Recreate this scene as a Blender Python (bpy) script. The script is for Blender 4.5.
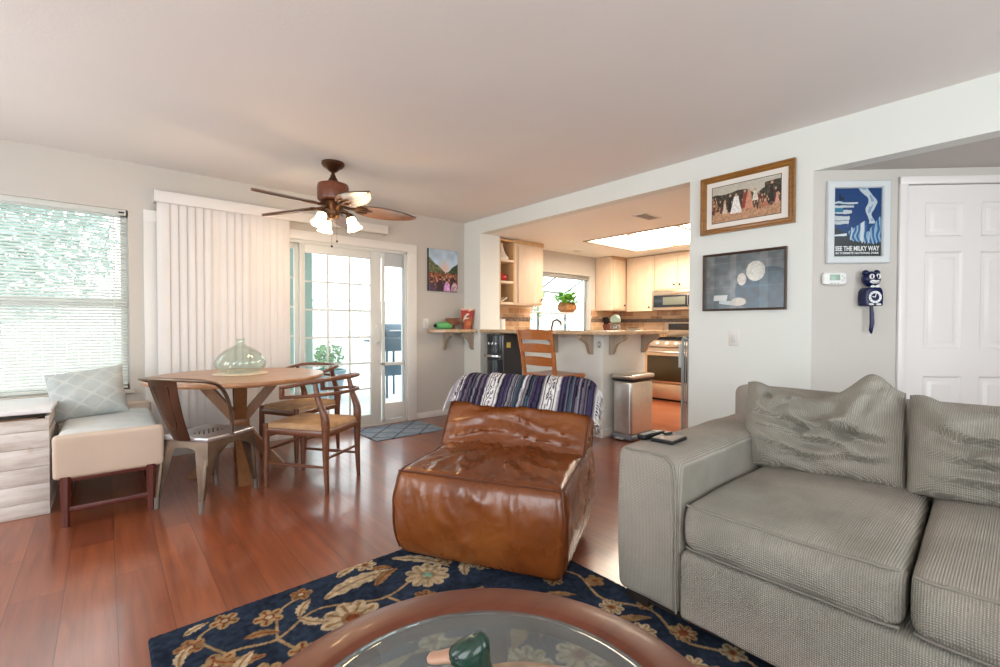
import bpy, bmesh, math, random
import numpy as np
from mathutils import Vector, Matrix, noise
R = math.radians
PI = math.pi
random.seed(7)
scene = bpy.context.scene
COL = scene.collection
for o in list(bpy.data.objects):
    bpy.data.objects.remove(o)

# ---------------------------------------------------------------- camera
CAM_H = 1.12
_pit, _yaw, _rol = -.0165, -.7129, .0017
_fw = Vector((-math.sin(_yaw)*math.cos(_pit), math.cos(_yaw)*math.cos(_pit), math.sin(_pit)))
_rt = Vector((math.cos(_yaw), math.sin(_yaw), 0))
_up = _rt.cross(_fw)
_rt2 = _rt*math.cos(_rol) + _up*math.sin(_rol)
_up2 = _up*math.cos(_rol) - _rt*math.sin(_rol)
cam_data = bpy.data.cameras.new('camera')
cam_data.sensor_width = 36
cam_data.sensor_fit = 'HORIZONTAL'
cam_data.lens = 457.0/1000*36
cam_data.clip_start = .02
cam = bpy.data.objects.new('camera', cam_data)
COL.objects.link(cam)
m = Matrix((( _rt2.x, _up2.x, -_fw.x, 0), (_rt2.y, _up2.y, -_fw.y, 0), (_rt2.z, _up2.z, -_fw.z, CAM_H), (0, 0, 0, 1)))
cam.matrix_world = m
scene.camera = cam

# ---------------------------------------------------------------- world, daylight, exposure
scene.view_settings.view_transform = 'Standard'
scene.view_settings.look = 'None'
scene.view_settings.gamma = 1
scene.view_settings.use_curve_mapping = False
scene.view_settings.exposure = -0.32
world = bpy.data.worlds.new('sky')
scene.world = world
world.use_nodes = True
bg = world.node_tree.nodes['Background']
bg.inputs[0].default_value = (.90, .96, 1.0, 1)
bg.inputs[1].default_value = 5.4


def area(name, loc, target, sx, sy, power, color=(1, 1, 1), portal=False, spread=None):
    d = bpy.data.lights.new(name, 'AREA')
    d.shape = 'RECTANGLE'
    d.size, d.size_y = sx, sy
    d.energy = power
    d.color = color
    if spread: d.spread = spread
    o = bpy.data.objects.new(name, d)
    o.location = loc
    o.rotation_euler = (Vector(target)-Vector(loc)).to_track_quat('-Z', 'Y').to_euler()
    COL.objects.link(o)
    if portal: d.cycles.is_portal = True
    o['kind'] = 'structure'
    return o


DAY = (.93, .97, 1.0)
area('daylight_portal', (-.35, 5.0, 1.3), (-.35, 0, 1.3), 1.5, 1.5, 1, portal=True)
area('daylight_portal', (1.5, 5.0, 1.0), (1.5, 0, 1.0), 2.5, 2.0, 1, portal=True)
area('daylight_portal', (5.4, 5.45, 1.5), (5.4, 0, 1.4), 1.5, 1.2, 1, portal=True)
# added area lamps fill the room from unseen windows behind the photographer
area('window_fill_light', (-.7, -2.12, 1.35), (-.7, 2, 1.25), 2.3, 1.6, 48, DAY)
area('window_fill_light', (2.3, -2.12, 1.35), (2.3, 2, 1.25), 1.7, 1.6, 34, DAY)
area('window_fill_light', (-2.12, .6, 1.35), (2, .6, 1.2), 1.8, 1.6, 46, DAY)
area('window_fill_light', (-2.12, 3.2, 1.35), (2, 3.2, 1.2), 1.5, 1.6, 28, DAY)

# ---------------------------------------------------------------- helpers
WM = {}


def srgb(r, g, b):
    return tuple(((c/255)/12.92 if c/255 <= .04045 else ((c/255+.055)/1.055)**2.4) for c in (r, g, b))


class MB:
    """collects shapes into one mesh"""
    def __init__(s):
        s.bm = bmesh.new()

    def _xf(s, vs, M):
        if M is not None:
            bmesh.ops.transform(s.bm, matrix=M, verts=vs)
        return s

    def box(s, c, d, bev=0, M=None, seg=2):
        r = bmesh.ops.create_cube(s.bm, size=1)
        vs = r['verts']
        bmesh.ops.scale(s.bm, vec=Vector(d), verts=vs)
        bmesh.ops.translate(s.bm, vec=Vector(c), verts=vs)
        if bev:
            es = list({e for v in vs for e in v.link_edges})
            g = bmesh.ops.bevel(s.bm, geom=es, offset=bev, segments=seg, profile=.5, affect='EDGES')
            vs = list({v for v in g['verts']} | {v for v in vs if v.is_valid})
        return s._xf(vs, M)

    def bx(s, x0, x1, y0, y1, z0, z1, bev=0, M=None, seg=2):
        return s.box(((x0+x1)/2, (y0+y1)/2, (z0+z1)/2), (abs(x1-x0), abs(y1-y0), abs(z1-z0)), bev, M, seg)

    def cyl(s, p0, p1, r0, r1=None, seg=20, M=None):
        r1 = r0 if r1 is None else r1
        return s.tube([p0, p1], [r0, r1], seg, M=M)

    def tube(s, pts, r, seg=12, closed=False, flat=None, M=None, cap=True, upv=None):
        """sweep along pts; r number/list; flat=(a,b) scales of the section"""
        pts = [Vector(p) for p in pts]
        n = len(pts)
        rs = r if isinstance(r, (list, tuple)) else [r]*n
        fa, fb = flat or (1, 1)
        prev = None
        rings = []
        for i, p in enumerate(pts):
            if closed:
                t = (pts[(i+1) % n]-pts[i-1]).normalized()
            else:
                t = (pts[min(i+1, n-1)]-pts[max(i-1, 0)]).normalized()
            if upv is not None:
                u = Vector(upv); u = (u-t*u.dot(t)).normalized()
            elif prev is None:
                u = Vector((0, 0, 1)) if abs(t.z) < .9 else Vector((1, 0, 0))
                u = (u-t*u.dot(t)).normalized()
            else:
                u = (prev-t*prev.dot(t)).normalized()
            prev = u
            w = t.cross(u)
            rings.append([s.bm.verts.new(p+(w*math.cos(a)*fa+u*math.sin(a)*fb)*rs[i]) for a in [2*PI*(k+.5)/seg for k in range(seg)]])
        m_ = n if closed else n-1
        for i in range(m_):
            a, b = rings[i], rings[(i+1) % n]
            for k in range(seg):
                s.bm.faces.new((a[k], a[(k+1) % seg], b[(k+1) % seg], b[k]))
        if not closed and cap:
            s.bm.faces.new(rings[0][::-1])
            s.bm.faces.new(rings[-1])
        return s._xf([v for q in rings for v in q], M)

    def lathe(s, prof, c=(0, 0, 0), seg=32, M=None, f=None):
        rings = []
        allv = []
        for (r, z) in prof:
            if r < 1e-5:
                v = s.bm.verts.new((c[0], c[1], c[2]+z)); rings.append([v]); allv.append(v)
            else:
                q = []
                for k in range(seg):
                    a = 2*PI*k/seg
                    rr = r*(f(a, z) if f else 1)
                    q.append(s.bm.verts.new((c[0]+rr*math.cos(a), c[1]+rr*math.sin(a), c[2]+z)))
                rings.append(q); allv += q
        for a, b in zip(rings, rings[1:]):
            if len(a) == 1 and len(b) == 1: continue
            for k in range(seg):
                k2 = (k+1) % seg
                if len(a) == 1: s.bm.faces.new((a[0], b[k2], b[k]))
                elif len(b) == 1: s.bm.faces.new((a[k], a[k2], b[0]))
                else: s.bm.faces.new((a[k], a[k2], b[k2], b[k]))
        return s._xf(allv, M)

    def prism(s, poly, h, M=None):
        """polygon in xy extruded 0..h in z"""
        a = [s.bm.verts.new((p[0], p[1], 0)) for p in poly]
        b = [s.bm.verts.new((p[0], p[1], h)) for p in poly]
        s.bm.faces.new(a[::-1]); s.bm.faces.new(b)
        n = len(poly)
        for k in range(n):
            s.bm.faces.new((a[k], a[(k+1) % n], b[(k+1) % n], b[k]))
        return s._xf(a+b, M)

    def ell(s, c, r, u=20, v=14, M=None):
        q = bmesh.ops.create_uvsphere(s.bm, u_segments=u, v_segments=v, radius=1)
        bmesh.ops.scale(s.bm, vec=Vector(r), verts=q['verts'])
        bmesh.ops.translate(s.bm, vec=Vector(c), verts=q['verts'])
        return s._xf(q['verts'], M)

    def rcube(s, d, r, n=12, f=None, M=None):
        """finely divided rounded box centred on 0, deformed by f(v)->v"""
        h = Vector(d)/2
        ax = []
        for i in range(3):
            k = max(2, int(round((n+1)*min(1, 1.0 if n > 30 else 1.0)))) if h[i] > 2*r else 2
            k = max(2, min(k, int(2*h[i]/max(d)*(n+1))+3))
            inner = [-(h[i]-r)+2*(h[i]-r)*j/k for j in range(k+1)]
            edge = [r*t for t in (.25, .5, .75, 1.0)] if r > .009 else [r*.5, r]
            ax.append([-(h[i]-r)-t for t in edge[::-1]]+inner+[h[i]-r+t for t in edge])
        D_ = {}
        def gv(i, j, k):
            if (i, j, k) not in D_: D_[(i, j, k)] = s.bm.verts.new((ax[0][i], ax[1][j], ax[2][k]))
            return D_[(i, j, k)]
        N = [len(a)-1 for a in ax]
        for axi in range(3):
            u, w = [q for q in range(3) if q != axi]
            for side in (0, N[axi]):
                for a_ in range(N[u]):
                    for b_ in range(N[w]):
                        q = []
                        for da, db in ((0, 0), (1, 0), (1, 1), (0, 1)):
                            t = [0, 0, 0]; t[axi] = side; t[u] = a_+da; t[w] = b_+db
                            q.append(gv(*t))
                        s.bm.faces.new(q if side else q[::-1])
        vs = list(D_.values())
        for v in vs:
            p = v.co.copy()
            c = Vector([max(-(h[i]-r), min(h[i]-r, p[i])) for i in range(3)])
            e = p-c
            if e.length > 1e-7:
                m_ = max(abs(e.x), abs(e.y), abs(e.z))
                p = c+e.normalized()*m_
            v.co = p
        if f:
            for v in vs: v.co = f(v.co.copy())
        return s._xf(vs, M)

    def surf(s, f, nu, nv, cu=False, cv=False, M=None):
        g = [[s.bm.verts.new(f(i/(nu if cu else nu-1), j/(nv if cv else nv-1))) for j in range(nv)] for i in range(nu)]
        for i in range(nu if cu else nu-1):
            for j in range(nv if cv else nv-1):
                i2, j2 = (i+1) % nu, (j+1) % nv
                s.bm.faces.new((g[i][j], g[i2][j], g[i2][j2], g[i][j2]))
        return s._xf([v for q in g for v in q], M)


def root_matrix(o):
    while o.parent is not None: o = o.parent
    return WM.get(o.name, Matrix.Identity(4))


def obj(name, mb, mat, parent=None, local=False, angle=40, recentre=True):
    bm = mb.bm
    if parent is not None and not local:
        bmesh.ops.transform(bm, matrix=root_matrix(parent).inverted(), verts=bm.verts)
    bmesh.ops.recalc_face_normals(bm, faces=bm.faces)
    off = None
    if parent is None and recentre and len(bm.verts):
        xs = [v.co for v in bm.verts]
        off = Vector(((min(p.x for p in xs)+max(p.x for p in xs))/2, (min(p.y for p in xs)+max(p.y for p in xs))/2, min(p.z for p in xs)))
        bmesh.ops.translate(bm, vec=-off, verts=bm.verts)
    me = bpy.data.meshes.new(name)
    bm.to_mesh(me); bm.free()
    me.polygons.foreach_set('use_smooth', [True]*len(me.polygons))
    me.set_sharp_from_angle(angle=R(angle))
    if mat: me.materials.append(mat)
    o = bpy.data.objects.new(name, me)
    COL.objects.link(o)
    if parent is not None: o.parent = parent
    if off is not None:
        o.location = off
        WM[o.name] = Matrix.Translation(off)
    return o


def thing(name, label, cat, loc=(0, 0, 0), rz=0, group=None):
    o = bpy.data.objects.new(name, None)
    o.empty_display_size = .05
    COL.objects.link(o)
    o.location = loc; o.rotation_euler = (0, 0, rz)
    WM[o.name] = Matrix.Translation(Vector(loc)) @ Matrix.Rotation(rz, 4, 'Z')
    tag(o, label, cat, group)
    return o


def tag(o, label, cat, group=None):
    o['label'] = label; o['category'] = cat
    if group: o['group'] = group
    return o


def struct(name, mb, mat, parent=None, label=None, angle=40):
    o = obj(name, mb, mat, parent, angle=angle)
    if parent is None: o['kind'] = 'structure'
    if label: o['label'] = label
    return o


def dup(root, loc, rz, label, group=None):
    r = root.copy(); COL.objects.link(r)
    r.location = loc; r.rotation_euler = (0, 0, rz)
    WM[r.name] = Matrix.Translation(Vector(loc)) @ Matrix.Rotation(rz, 4, 'Z')
    r['label'] = label
    if group: r['group'] = group
    def rec(src, dst):
        for ch in [c for c in COL.objects if c.parent is src]:
            c = ch.copy(); COL.objects.link(c); c.parent = dst
            rec(ch, c)
    rec(root, r)
    return r


def text(name, s, size, mat, M, parent, depth=.0006, width=None, bold=0.0):
    cu = bpy.data.curves.new(name, 'FONT')
    cu.body = s; cu.size = size; cu.align_x = 'CENTER'; cu.align_y = 'CENTER'
    cu.extrude = depth; cu.offset = bold
    t = bpy.data.objects.new(name, cu)
    COL.objects.link(t)
    bpy.context.view_layer.update()
    dg = bpy.context.evaluated_depsgraph_get()
    me = bpy.data.meshes.new_from_object(t.evaluated_get(dg))
    COL.objects.unlink(t); bpy.data.objects.remove(t)
    co = np.empty(len(me.vertices)*3, dtype=np.float32); me.vertices.foreach_get('co', co)
    if width and len(co):
        w = np.ptp(co.reshape(-1, 3)[:, 0])
        me.transform(Matrix.Diagonal((width/w, 1, 1, 1)))
    me.transform(root_matrix(parent).inverted() @ M)
    me.materials.clear(); me.materials.append(mat)
    o = bpy.data.objects.new(name, me); COL.objects.link(o); o.parent = parent
    return o


def painted(name, O, U, V, nu, nv, fn, mat, parent):
    """flat sheet whose own printed colours come from fn(u,v)->sRGB 0..255"""
    O, U, V = Vector(O), Vector(U), Vector(V)
    u, v = np.meshgrid(np.linspace(0, 1, nu), np.linspace(0, 1, nv), indexing='ij')
    u = u.ravel(); v = v.ravel()
    c = np.clip(fn(u, v), 0, 255)/255
    c = np.where(c <= .04045, c/12.92, ((c+.055)/1.055)**2.4)
    P = np.array(O)[None]+u[:, None]*np.array(U)[None]+v[:, None]*np.array(V)[None]
    return grid_mesh(name, P, c, nu, nv, mat, parent)


def grid_mesh(name, P, c, nu, nv, mat, parent):
    idx = np.arange(nu*nv).reshape(nu, nv)
    q = np.stack([idx[:-1, :-1], idx[1:, :-1], idx[1:, 1:], idx[:-1, 1:]], -1).reshape(-1, 4)
    me = bpy.data.meshes.new(name)
    me.vertices.add(nu*nv); me.vertices.foreach_set('co', P.astype(np.float32).ravel())
    me.loops.add(q.size); me.loops.foreach_set('vertex_index', q.ravel().astype(np.int32))
    me.polygons.add(len(q)); me.polygons.foreach_set('loop_start', np.arange(0, q.size, 4, dtype=np.int32))
    me.polygons.foreach_set('use_smooth', np.ones(len(q), dtype=bool))
    me.update(calc_edges=True)
    a = me.attributes.new('Col', 'FLOAT_COLOR', 'POINT')
    a.data.foreach_set('color', np.c_[c, np.ones(len(c))].astype(np.float32).ravel())
    if parent is not None: me.transform(root_matrix(parent).inverted())
    me.materials.append(mat)
    o = bpy.data.objects.new(name, me); COL.objects.link(o)
    if parent is not None: o.parent = parent
    return o


def vcol(o, fn):
    """per-vertex printed/woven colour on an existing mesh object, fn(co)->sRGB"""
    me = o.data
    n = len(me.vertices)
    co = np.empty(n*3, dtype=np.float32); me.vertices.foreach_get('co', co)
    c = np.clip(fn(co.reshape(-1, 3)), 0, 255)/255
    c = np.where(c <= .04045, c/12.92, ((c+.055)/1.055)**2.4)
    a = me.attributes.new('Col', 'FLOAT_COLOR', 'POINT')
    a.data.foreach_set('color', np.c_[c, np.ones(n)].astype(np.float32).ravel())


def vnoise(x, y, s=1.0, seed=0):
    """cheap value noise for numpy arrays"""
    x = np.asarray(x)*s+seed*17.3; y = np.asarray(y)*s+seed*9.1
    def h(i, j):
        q = np.sin(i*127.1+j*311.7+seed*74.7)*43758.5453
        return q-np.floor(q)
    xi, yi = np.floor(x), np.floor(y); fx, fy = x-xi, y-yi
    fx = fx*fx*(3-2*fx); fy = fy*fy*(3-2*fy)
    return (h(xi, yi)*(1-fx)+h(xi+1, yi)*fx)*(1-fy)+(h(xi, yi+1)*(1-fx)+h(xi+1, yi+1)*fx)*fy


# ---------------------------------------------------------------- materials
class NT:
    def __init__(s, name):
        s.m = bpy.data.materials.new(name); s.m.use_nodes = True
        s.t = s.m.node_tree; s.n = s.t.nodes; s.l = s.t.links
        s.b = s.n['Principled BSDF']
        s._c = None

    def node(s, typ, **kw):
        q = s.n.new(typ)
        for k, v in kw.items(): setattr(q, k, v)
        return q

    def link(s, a, b): s.l.new(a, b)

    def coord(s, scale=(1, 1, 1), rot=(0, 0, 0)):
        if s._c is None: s._c = s.node('ShaderNodeTexCoord')
        mp = s.node('ShaderNodeMapping')
        mp.inputs['Scale'].default_value = scale; mp.inputs['Rotation'].default_value = rot
        s.link(s._c.outputs['Object'], mp.inputs['Vector'])
        return mp.outputs[0]

    def noise(s, scale, detail=3, rough=.5, vec=None, dist=0):
        q = s.node('ShaderNodeTexNoise')
        q.inputs['Scale'].default_value = scale; q.inputs['Detail'].default_value = detail
        q.inputs['Roughness'].default_value = rough; q.inputs['Distortion'].default_value = dist
        s.link(vec if vec is not None else s.coord(), q.inputs['Vector'])
        return q.outputs['Fac']

    def ramp(s, fac, stops):
        q = s.node('ShaderNodeValToRGB')
        e = q.color_ramp.elements
        while len(e) > 1: e.remove(e[-1])
        e[0].position = stops[0][0]; e[0].color = (*stops[0][1], 1)
        for p, c in stops[1:]:
            k = e.new(p); k.color = (*c, 1)
        s.link(fac, q.inputs[0])
        return q.outputs[0]

    def mix(s, fac, a, b, mode='MIX'):
        q = s.node('ShaderNodeMix', data_type='RGBA', blend_type=mode)
        for sock, v in ((q.inputs[0], fac), (q.inputs[6], a), (q.inputs[7], b)):
            if hasattr(v, 'is_linked'): s.link(v, sock)
            elif isinstance(v, (int, float)): sock.default_value = v
            else: sock.default_value = (*v, 1)
        return q.outputs[2]

    def math(s, op, a, b=0.0):
        q = s.node('ShaderNodeMath', operation=op)
        for sock, v in ((q.inputs[0], a), (q.inputs[1], b)):
            if hasattr(v, 'is_linked'): s.link(v, sock)
            else: sock.default_value = v
        return q.outputs[0]

    def bump(s, h, strength=.3, dist=.002):
        q = s.node('ShaderNodeBump')
        q.inputs['Strength'].default_value = strength; q.inputs['Distance'].default_value = dist
        s.link(h, q.inputs['Height'])
        if s.b.inputs['Normal'].is_linked:
            s.link(s.b.inputs['Normal'].links[0].from_socket, q.inputs['Normal'])
        s.link(q.outputs[0], s.b.inputs['Normal'])

    def base(s, c):
        if hasattr(c, 'is_linked'): s.link(c, s.b.inputs['Base Color'])
        else: s.b.inputs['Base Color'].default_value = (*c, 1)
        return s

    def set(s, rough=None, metal=None, spec=None, coat=None, trans=None, ior=None, alpha=None, emit=None, es=None, sheen=None, crough=None):
        b = s.b.inputs
        if rough is not None:
            if hasattr(rough, 'is_linked'): s.link(rough, b['Roughness'])
            else: b['Roughness'].default_value = rough
        if metal is not None: b['Metallic'].default_value = metal
        if spec is not None: b['Specular IOR Level'].default_value = spec
        if coat is not None: b['Coat Weight'].default_value = coat
        if crough is not None: b['Coat Roughness'].default_value = crough
        if trans is not None: b['Transmission Weight'].default_value = trans
        if ior is not None: b['IOR'].default_value = ior
        if alpha is not None: b['Alpha'].default_value = alpha
        if emit is not None: b['Emission Color'].default_value = (*emit, 1)
        if es is not None: b['Emission Strength'].default_value = es
        if sheen is not None: b['Sheen Weight'].default_value = sheen
        return s


def simple(name, c, rough=.5, metal=0, spec=.5, var=0, vs=8, bump=0, bs=60, **kw):
    t = NT(name)
    if var:
        f = t.noise(vs, 4)
        a = tuple(x*(1-var) for x in c); b = tuple(min(1, x*(1+var)) for x in c)
        t.base(t.ramp(f, [(.3, a), (.7, b)]))
    else: t.base(c)
    t.set(rough=rough, metal=metal, spec=spec, **kw)
    if bump: t.bump(t.noise(bs, 4), bump)
    return t.m


def wood(name, c1, c2, axis='x', scale=1.0, rough=.4, coat=0, ring=14):
    t = NT(name)
    sc = {'x': (1, ring, ring), 'y': (ring, 1, ring), 'z': (ring, ring, 1)}[axis]
    v = t.coord(tuple(k*scale for k in sc))
    f = t.noise(2.2, 6, .6, v, .6)
    g = t.noise(11, 3, .6, v)
    c = t.ramp(f, [(.3, c1), (.5, tuple((a+b)/2 for a, b in zip(c1, c2))), (.72, c2)])
    c = t.mix(t.ramp(g, [(.45, (0, 0, 0)), (.75, (.35, .35, .35))]), c, tuple(k*.6 for k in c1))
    t.base(c).set(rough=rough, coat=coat)
    t.bump(g, .12, .001)
    return t.m


def attrmat(name, rough=.6, bump=0, bs=200, spec=.4, sheen=0, coat=0):
    t = NT(name)
    a = t.node('ShaderNodeAttribute'); a.attribute_name = 'Col'
    t.base(a.outputs['Color']).set(rough=rough, spec=spec, sheen=sheen, coat=coat)
    if bump: t.bump(t.noise(bs, 3), bump)
    return t.m


M = {}
def wallmat(name, c, bs=90, st=.12):
    t = NT(name)
    f = t.noise(1.5, 2)
    t.base(t.ramp(f, [(.3, tuple(k*.97 for k in c)), (.7, c)])).set(rough=.75, spec=.25)
    t.bump(t.noise(bs, 4, .6), st, .003)
    return t.m
M['wall'] = wallmat('wall_paint', (.56, .525, .475))
M['wall_r'] = wallmat('wall_paint_pale', (.745, .775, .74))
M['wall_d'] = wallmat('wall_paint_entry', (.58, .56, .52))
M['ceil'] = wallmat('ceiling_paint', (.80, .765, .735), 60, .35)
M['white'] = simple('white_trim_paint', (.72, .70, .665), .4)
M['kceil'] = wallmat('kitchen_ceiling_paint', (.86, .84, .80))
M['door'] = simple('door_paint', (.78, .76, .74), .38)
M['vinyl'] = simple('white_vinyl', (.64, .645, .615), .35)
M['vane'] = simple('blind_vane', (.70, .665, .635), .5, var=.03, vs=3)
t = NT('blind_slat'); t.base((.82, .83, .79)).set(rough=.45)
tl = t.node('ShaderNodeBsdfTranslucent'); tl.inputs[0].default_value = (.80, .82, .78, 1)
mx = t.node('ShaderNodeMixShader'); mx.inputs[0].default_value = .35
t.link(t.b.outputs[0], mx.inputs[1]); t.link(tl.outputs[0], mx.inputs[2]); t.link(mx.outputs[0], t.n['Material Output'].inputs['Surface'])
M['slat'] = t.m
t = NT('floor_planks')
v = t.coord((1, 1, 1), (0, 0, R(90)))
br = t.node('ShaderNodeTexBrick', offset=.37, offset_frequency=2, squash=1)
for k, val in (('Scale', 1), ('Mortar Size', .0016), ('Mortar Smooth', .1), ('Bias', 0), ('Brick Width', 1.25), ('Row Height', .165)):
    br.inputs[k].default_value = val
br.inputs['Color1'].default_value = (0, 0, 0, 1); br.inputs['Color2'].default_value = (1, 1, 1, 1); br.inputs['Mortar'].default_value = (.5, .5, .5, 1)
t.link(v, br.inputs['Vector'])
pl = t.ramp(br.outputs['Color'], [(0, (.205, .049, .018)), (.5, (.26, .066, .024)), (1, (.32, .090, .033))])
# grain runs along the planks, offset per plank
gm = t.node('ShaderNodeVectorMath', operation='ADD')
t.link(t.coord((14, .9, 14)), gm.inputs[0])
sc = t.node('ShaderNodeVectorMath', operation='SCALE'); sc.inputs['Scale'].default_value = 7.0
t.link(br.outputs['Color'], sc.inputs[0]); t.link(sc.outputs[0], gm.inputs[1])
g = t.noise(2.0, 5, .6, gm.outputs[0], .35)
c = t.mix(t.ramp(g, [(.36, (0, 0, 0)), (.68, (.62, .62, .62))]), pl, (.11, .025, .011))
c = t.mix(t.math('MULTIPLY', br.outputs['Fac'], .7), c, (.05, .012, .007))
rf = t.ramp(t.noise(3, 4), [(.3, (.28, .28, .28)), (.7, (.32, .32, .32))])
t.base(c).set(rough=rf, spec=.5, coat=.5, crough=.13)
t.bump(br.outputs['Fac'], -.15, .001)
t.bump(t.noise(5, 3, .5, t.coord((1, .3, 1))), .05, .01)
M['floor'] = t.m
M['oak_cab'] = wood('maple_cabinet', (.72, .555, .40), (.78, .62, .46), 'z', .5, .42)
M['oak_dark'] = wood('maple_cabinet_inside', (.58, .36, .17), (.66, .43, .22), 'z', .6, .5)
M['table'] = wood('pale_table_wood', (.33, .145, .06), (.50, .26, .12), 'x', .8, .33, .2)
M['tleg'] = wood('table_leg_wood', (.19, .075, .026), (.29, .125, .045), 'z', .8, .4)
M['chairwood'] = wood('walnut_chair_wood', (.11, .036, .016), (.19, .068, .029), 'x', 1.2, .35, .15)
M['redwood'] = wood('red_stained_wood', (.07, .010, .006), (.115, .02, .010), 'z', 1.2, .35)
M['stoolwood'] = wood('orange_oak_wood', (.33, .095, .020), (.47, .165, .040), 'y', 1.0, .35, .2)
M['tablering'] = wood('coffee_table_wood', (.095, .022, .009), (.155, .040, .016), 'x', .8, .38, .06, 6)
M['tableleg2'] = wood('coffee_table_leg_wood', (.10, .034, .02), (.16, .058, .034), 'y', .8, .35, .1)
M['darkfoot'] = simple('black_wood_foot', (.02, .014, .012), .4)
M['fanwood'] = wood('fan_motor_wood', (.12, .03, .012), (.22, .06, .02), 'x', 2, .35, .2)
M['bronze'] = simple('aged_bronze', (.13, .065, .035), .38, .85)
M['gun'] = simple('gunmetal_steel', (.21, .155, .115), .4, .9, var=.18, vs=9)
M['gunback'] = simple('dark_gunmetal_steel', (.125, .068, .042), .36, .9, var=.25, vs=7)
M['gunseat'] = simple('sheen_gunmetal_seat', (.62, .64, .68), .28, .9, var=.1)  # blue-white reflection put into the seat's own colour
M['steel'] = simple('brushed_steel', (.62, .60, .57), .28, 1, var=.06, vs=20)
M['steelwarm'] = simple('warm_steel', (.60, .47, .36), .3, .85, var=.05)
M['chrome'] = simple('chrome', (.75, .75, .76), .12, 1)
M['black'] = simple('black_plastic', (.008, .008, .009), .4, spec=.3)
M['gloss'] = simple('gloss_black', (.018, .022, .03), .1)
M['knob'] = simple('dark_knob', (.05, .04, .035), .35, .6)
# counters
t = NT('granite')
f = t.noise(70, 4, .7)
g = t.noise(18, 3)
c = t.ramp(f, [(.32, (.16, .09, .05)), (.45, (.50, .34, .20)), (.6, (.66, .52, .36)), (.75, (.80, .72, .60))])
t.base(t.mix(t.ramp(g, [(.45, (0, 0, 0)), (.7, (.6, .6, .6))]), c, (.45, .26, .12))).set(rough=.15)
M['granite'] = t.m
M['corbel'] = wood('corbel_wood', (.34, .27, .20), (.46, .38, .29), 'z', 1, .55)
t = NT('backsplash_tile')
v = t.coord((1, 1, 1), (R(90), 0, 0))
sx = t.node('ShaderNodeSeparateXYZ'); t.link(t.coord(), sx.inputs[0])
cx_ = t.node('ShaderNodeCombineXYZ'); t.link(t.math('ADD', sx.outputs[0], sx.outputs[1]), cx_.inputs[0]); t.link(sx.outputs[2], cx_.inputs[1])
br = t.node('ShaderNodeTexBrick', offset=.5)
for k, val in (('Scale', 1), ('Mortar Size', .004), ('Brick Width', .22), ('Row Height', .09), ('Bias', 0)): br.inputs[k].default_value = val
br.inputs['Color1'].default_value = (0, 0, 0, 1); br.inputs['Color2'].default_value = (1, 1, 1, 1)
t.link(cx_.outputs[0], br.inputs['Vector'])
c = t.ramp(br.outputs['Color'], [(0, (.20, .09, .035)), (.35, (.42, .22, .10)), (.7, (.62, .40, .22)), (1, (.46, .30, .19))])
c = t.mix(t.ramp(t.noise(9, 4), [(.35, (0, 0, 0)), (.7, (.5, .5, .5))]), c, (.68, .52, .36))
c = t.mix(br.outputs['Fac'], c, (.55, .48, .40))
t.base(c).set(rough=.4)
M['tile'] = t.m
M['tileband'] = simple('mosaic_band', (.16, .12, .10), .25, var=.7, vs=45)
# glass kinds
def glass(name, tint=(1, 1, 1), dust_sheen=0.0, edge=.75):
    t = NT(name)
    t.n.remove(t.b)
    tr = t.node('ShaderNodeBsdfTransparent'); tr.inputs[0].default_value = (*tint, 1)
    gl = t.node('ShaderNodeBsdfGlossy'); gl.inputs['Roughness'].default_value = .02
    lw = t.node('ShaderNodeLayerWeight'); lw.inputs['Blend'].default_value = .5
    f = t.math('ADD', t.math('MULTIPLY', t.math('POWER', lw.outputs['Facing'], 4.0), edge), .045)
    mx = t.node('ShaderNodeMixShader')
    t.link(f, mx.inputs[0]); t.link(tr.outputs[0], mx.inputs[1]); t.link(gl.outputs[0], mx.inputs[2])
    out = mx.outputs[0]
    if dust_sheen:  # grey veil paints in blurred reflection over the dusty glass
        df = t.node('ShaderNodeBsdfDiffuse'); df.inputs[0].default_value = (.62, .66, .66, 1)
        m2 = t.node('ShaderNodeMixShader'); t.link(t.math('MULTIPLY', t.noise(5, 4), dust_sheen*2), m2.inputs[0])
        t.link(out, m2.inputs[1]); t.link(df.outputs[0], m2.inputs[2]); out = m2.outputs[0]
    t.link(out, t.n['Material Output'].inputs['Surface'])
    return t.m
M['glass'] = glass('window_glass', (.96, .98, .97))
M['tglass'] = glass('table_glass', (.66, .74, .75), .12)
M['vaseglass'] = glass('pale_green_glass', (.925, .968, .945))
M['jarglass'] = glass('clear_jar_glass', (.93, .96, .96))
# leather
t = NT('tan_leather')
f = t.noise(3.5, 4, .55)
c = t.ramp(f, [(.28, (.10, .024, .0045)), (.5, (.165, .043, .008)), (.75, (.235, .072, .015))])
t.base(c).set(rough=t.ramp(t.noise(6, 3), [(.3, (.21, .21, .21)), (.7, (.33, .33, .33))]), spec=.6)
vo = t.node('ShaderNodeTexVoronoi'); vo.inputs['Scale'].default_value = 260; t.link(t.coord(), vo.inputs['Vector'])
t.bump(vo.outputs['Distance'], .10, .0006)
t.bump(t.noise(7, 3, .5, t.coord((1, 2, 1))), .10, .008)
M['leather'] = t.m
M['seam'] = simple('leather_piping', (.10, .026, .007), .4)
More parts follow.
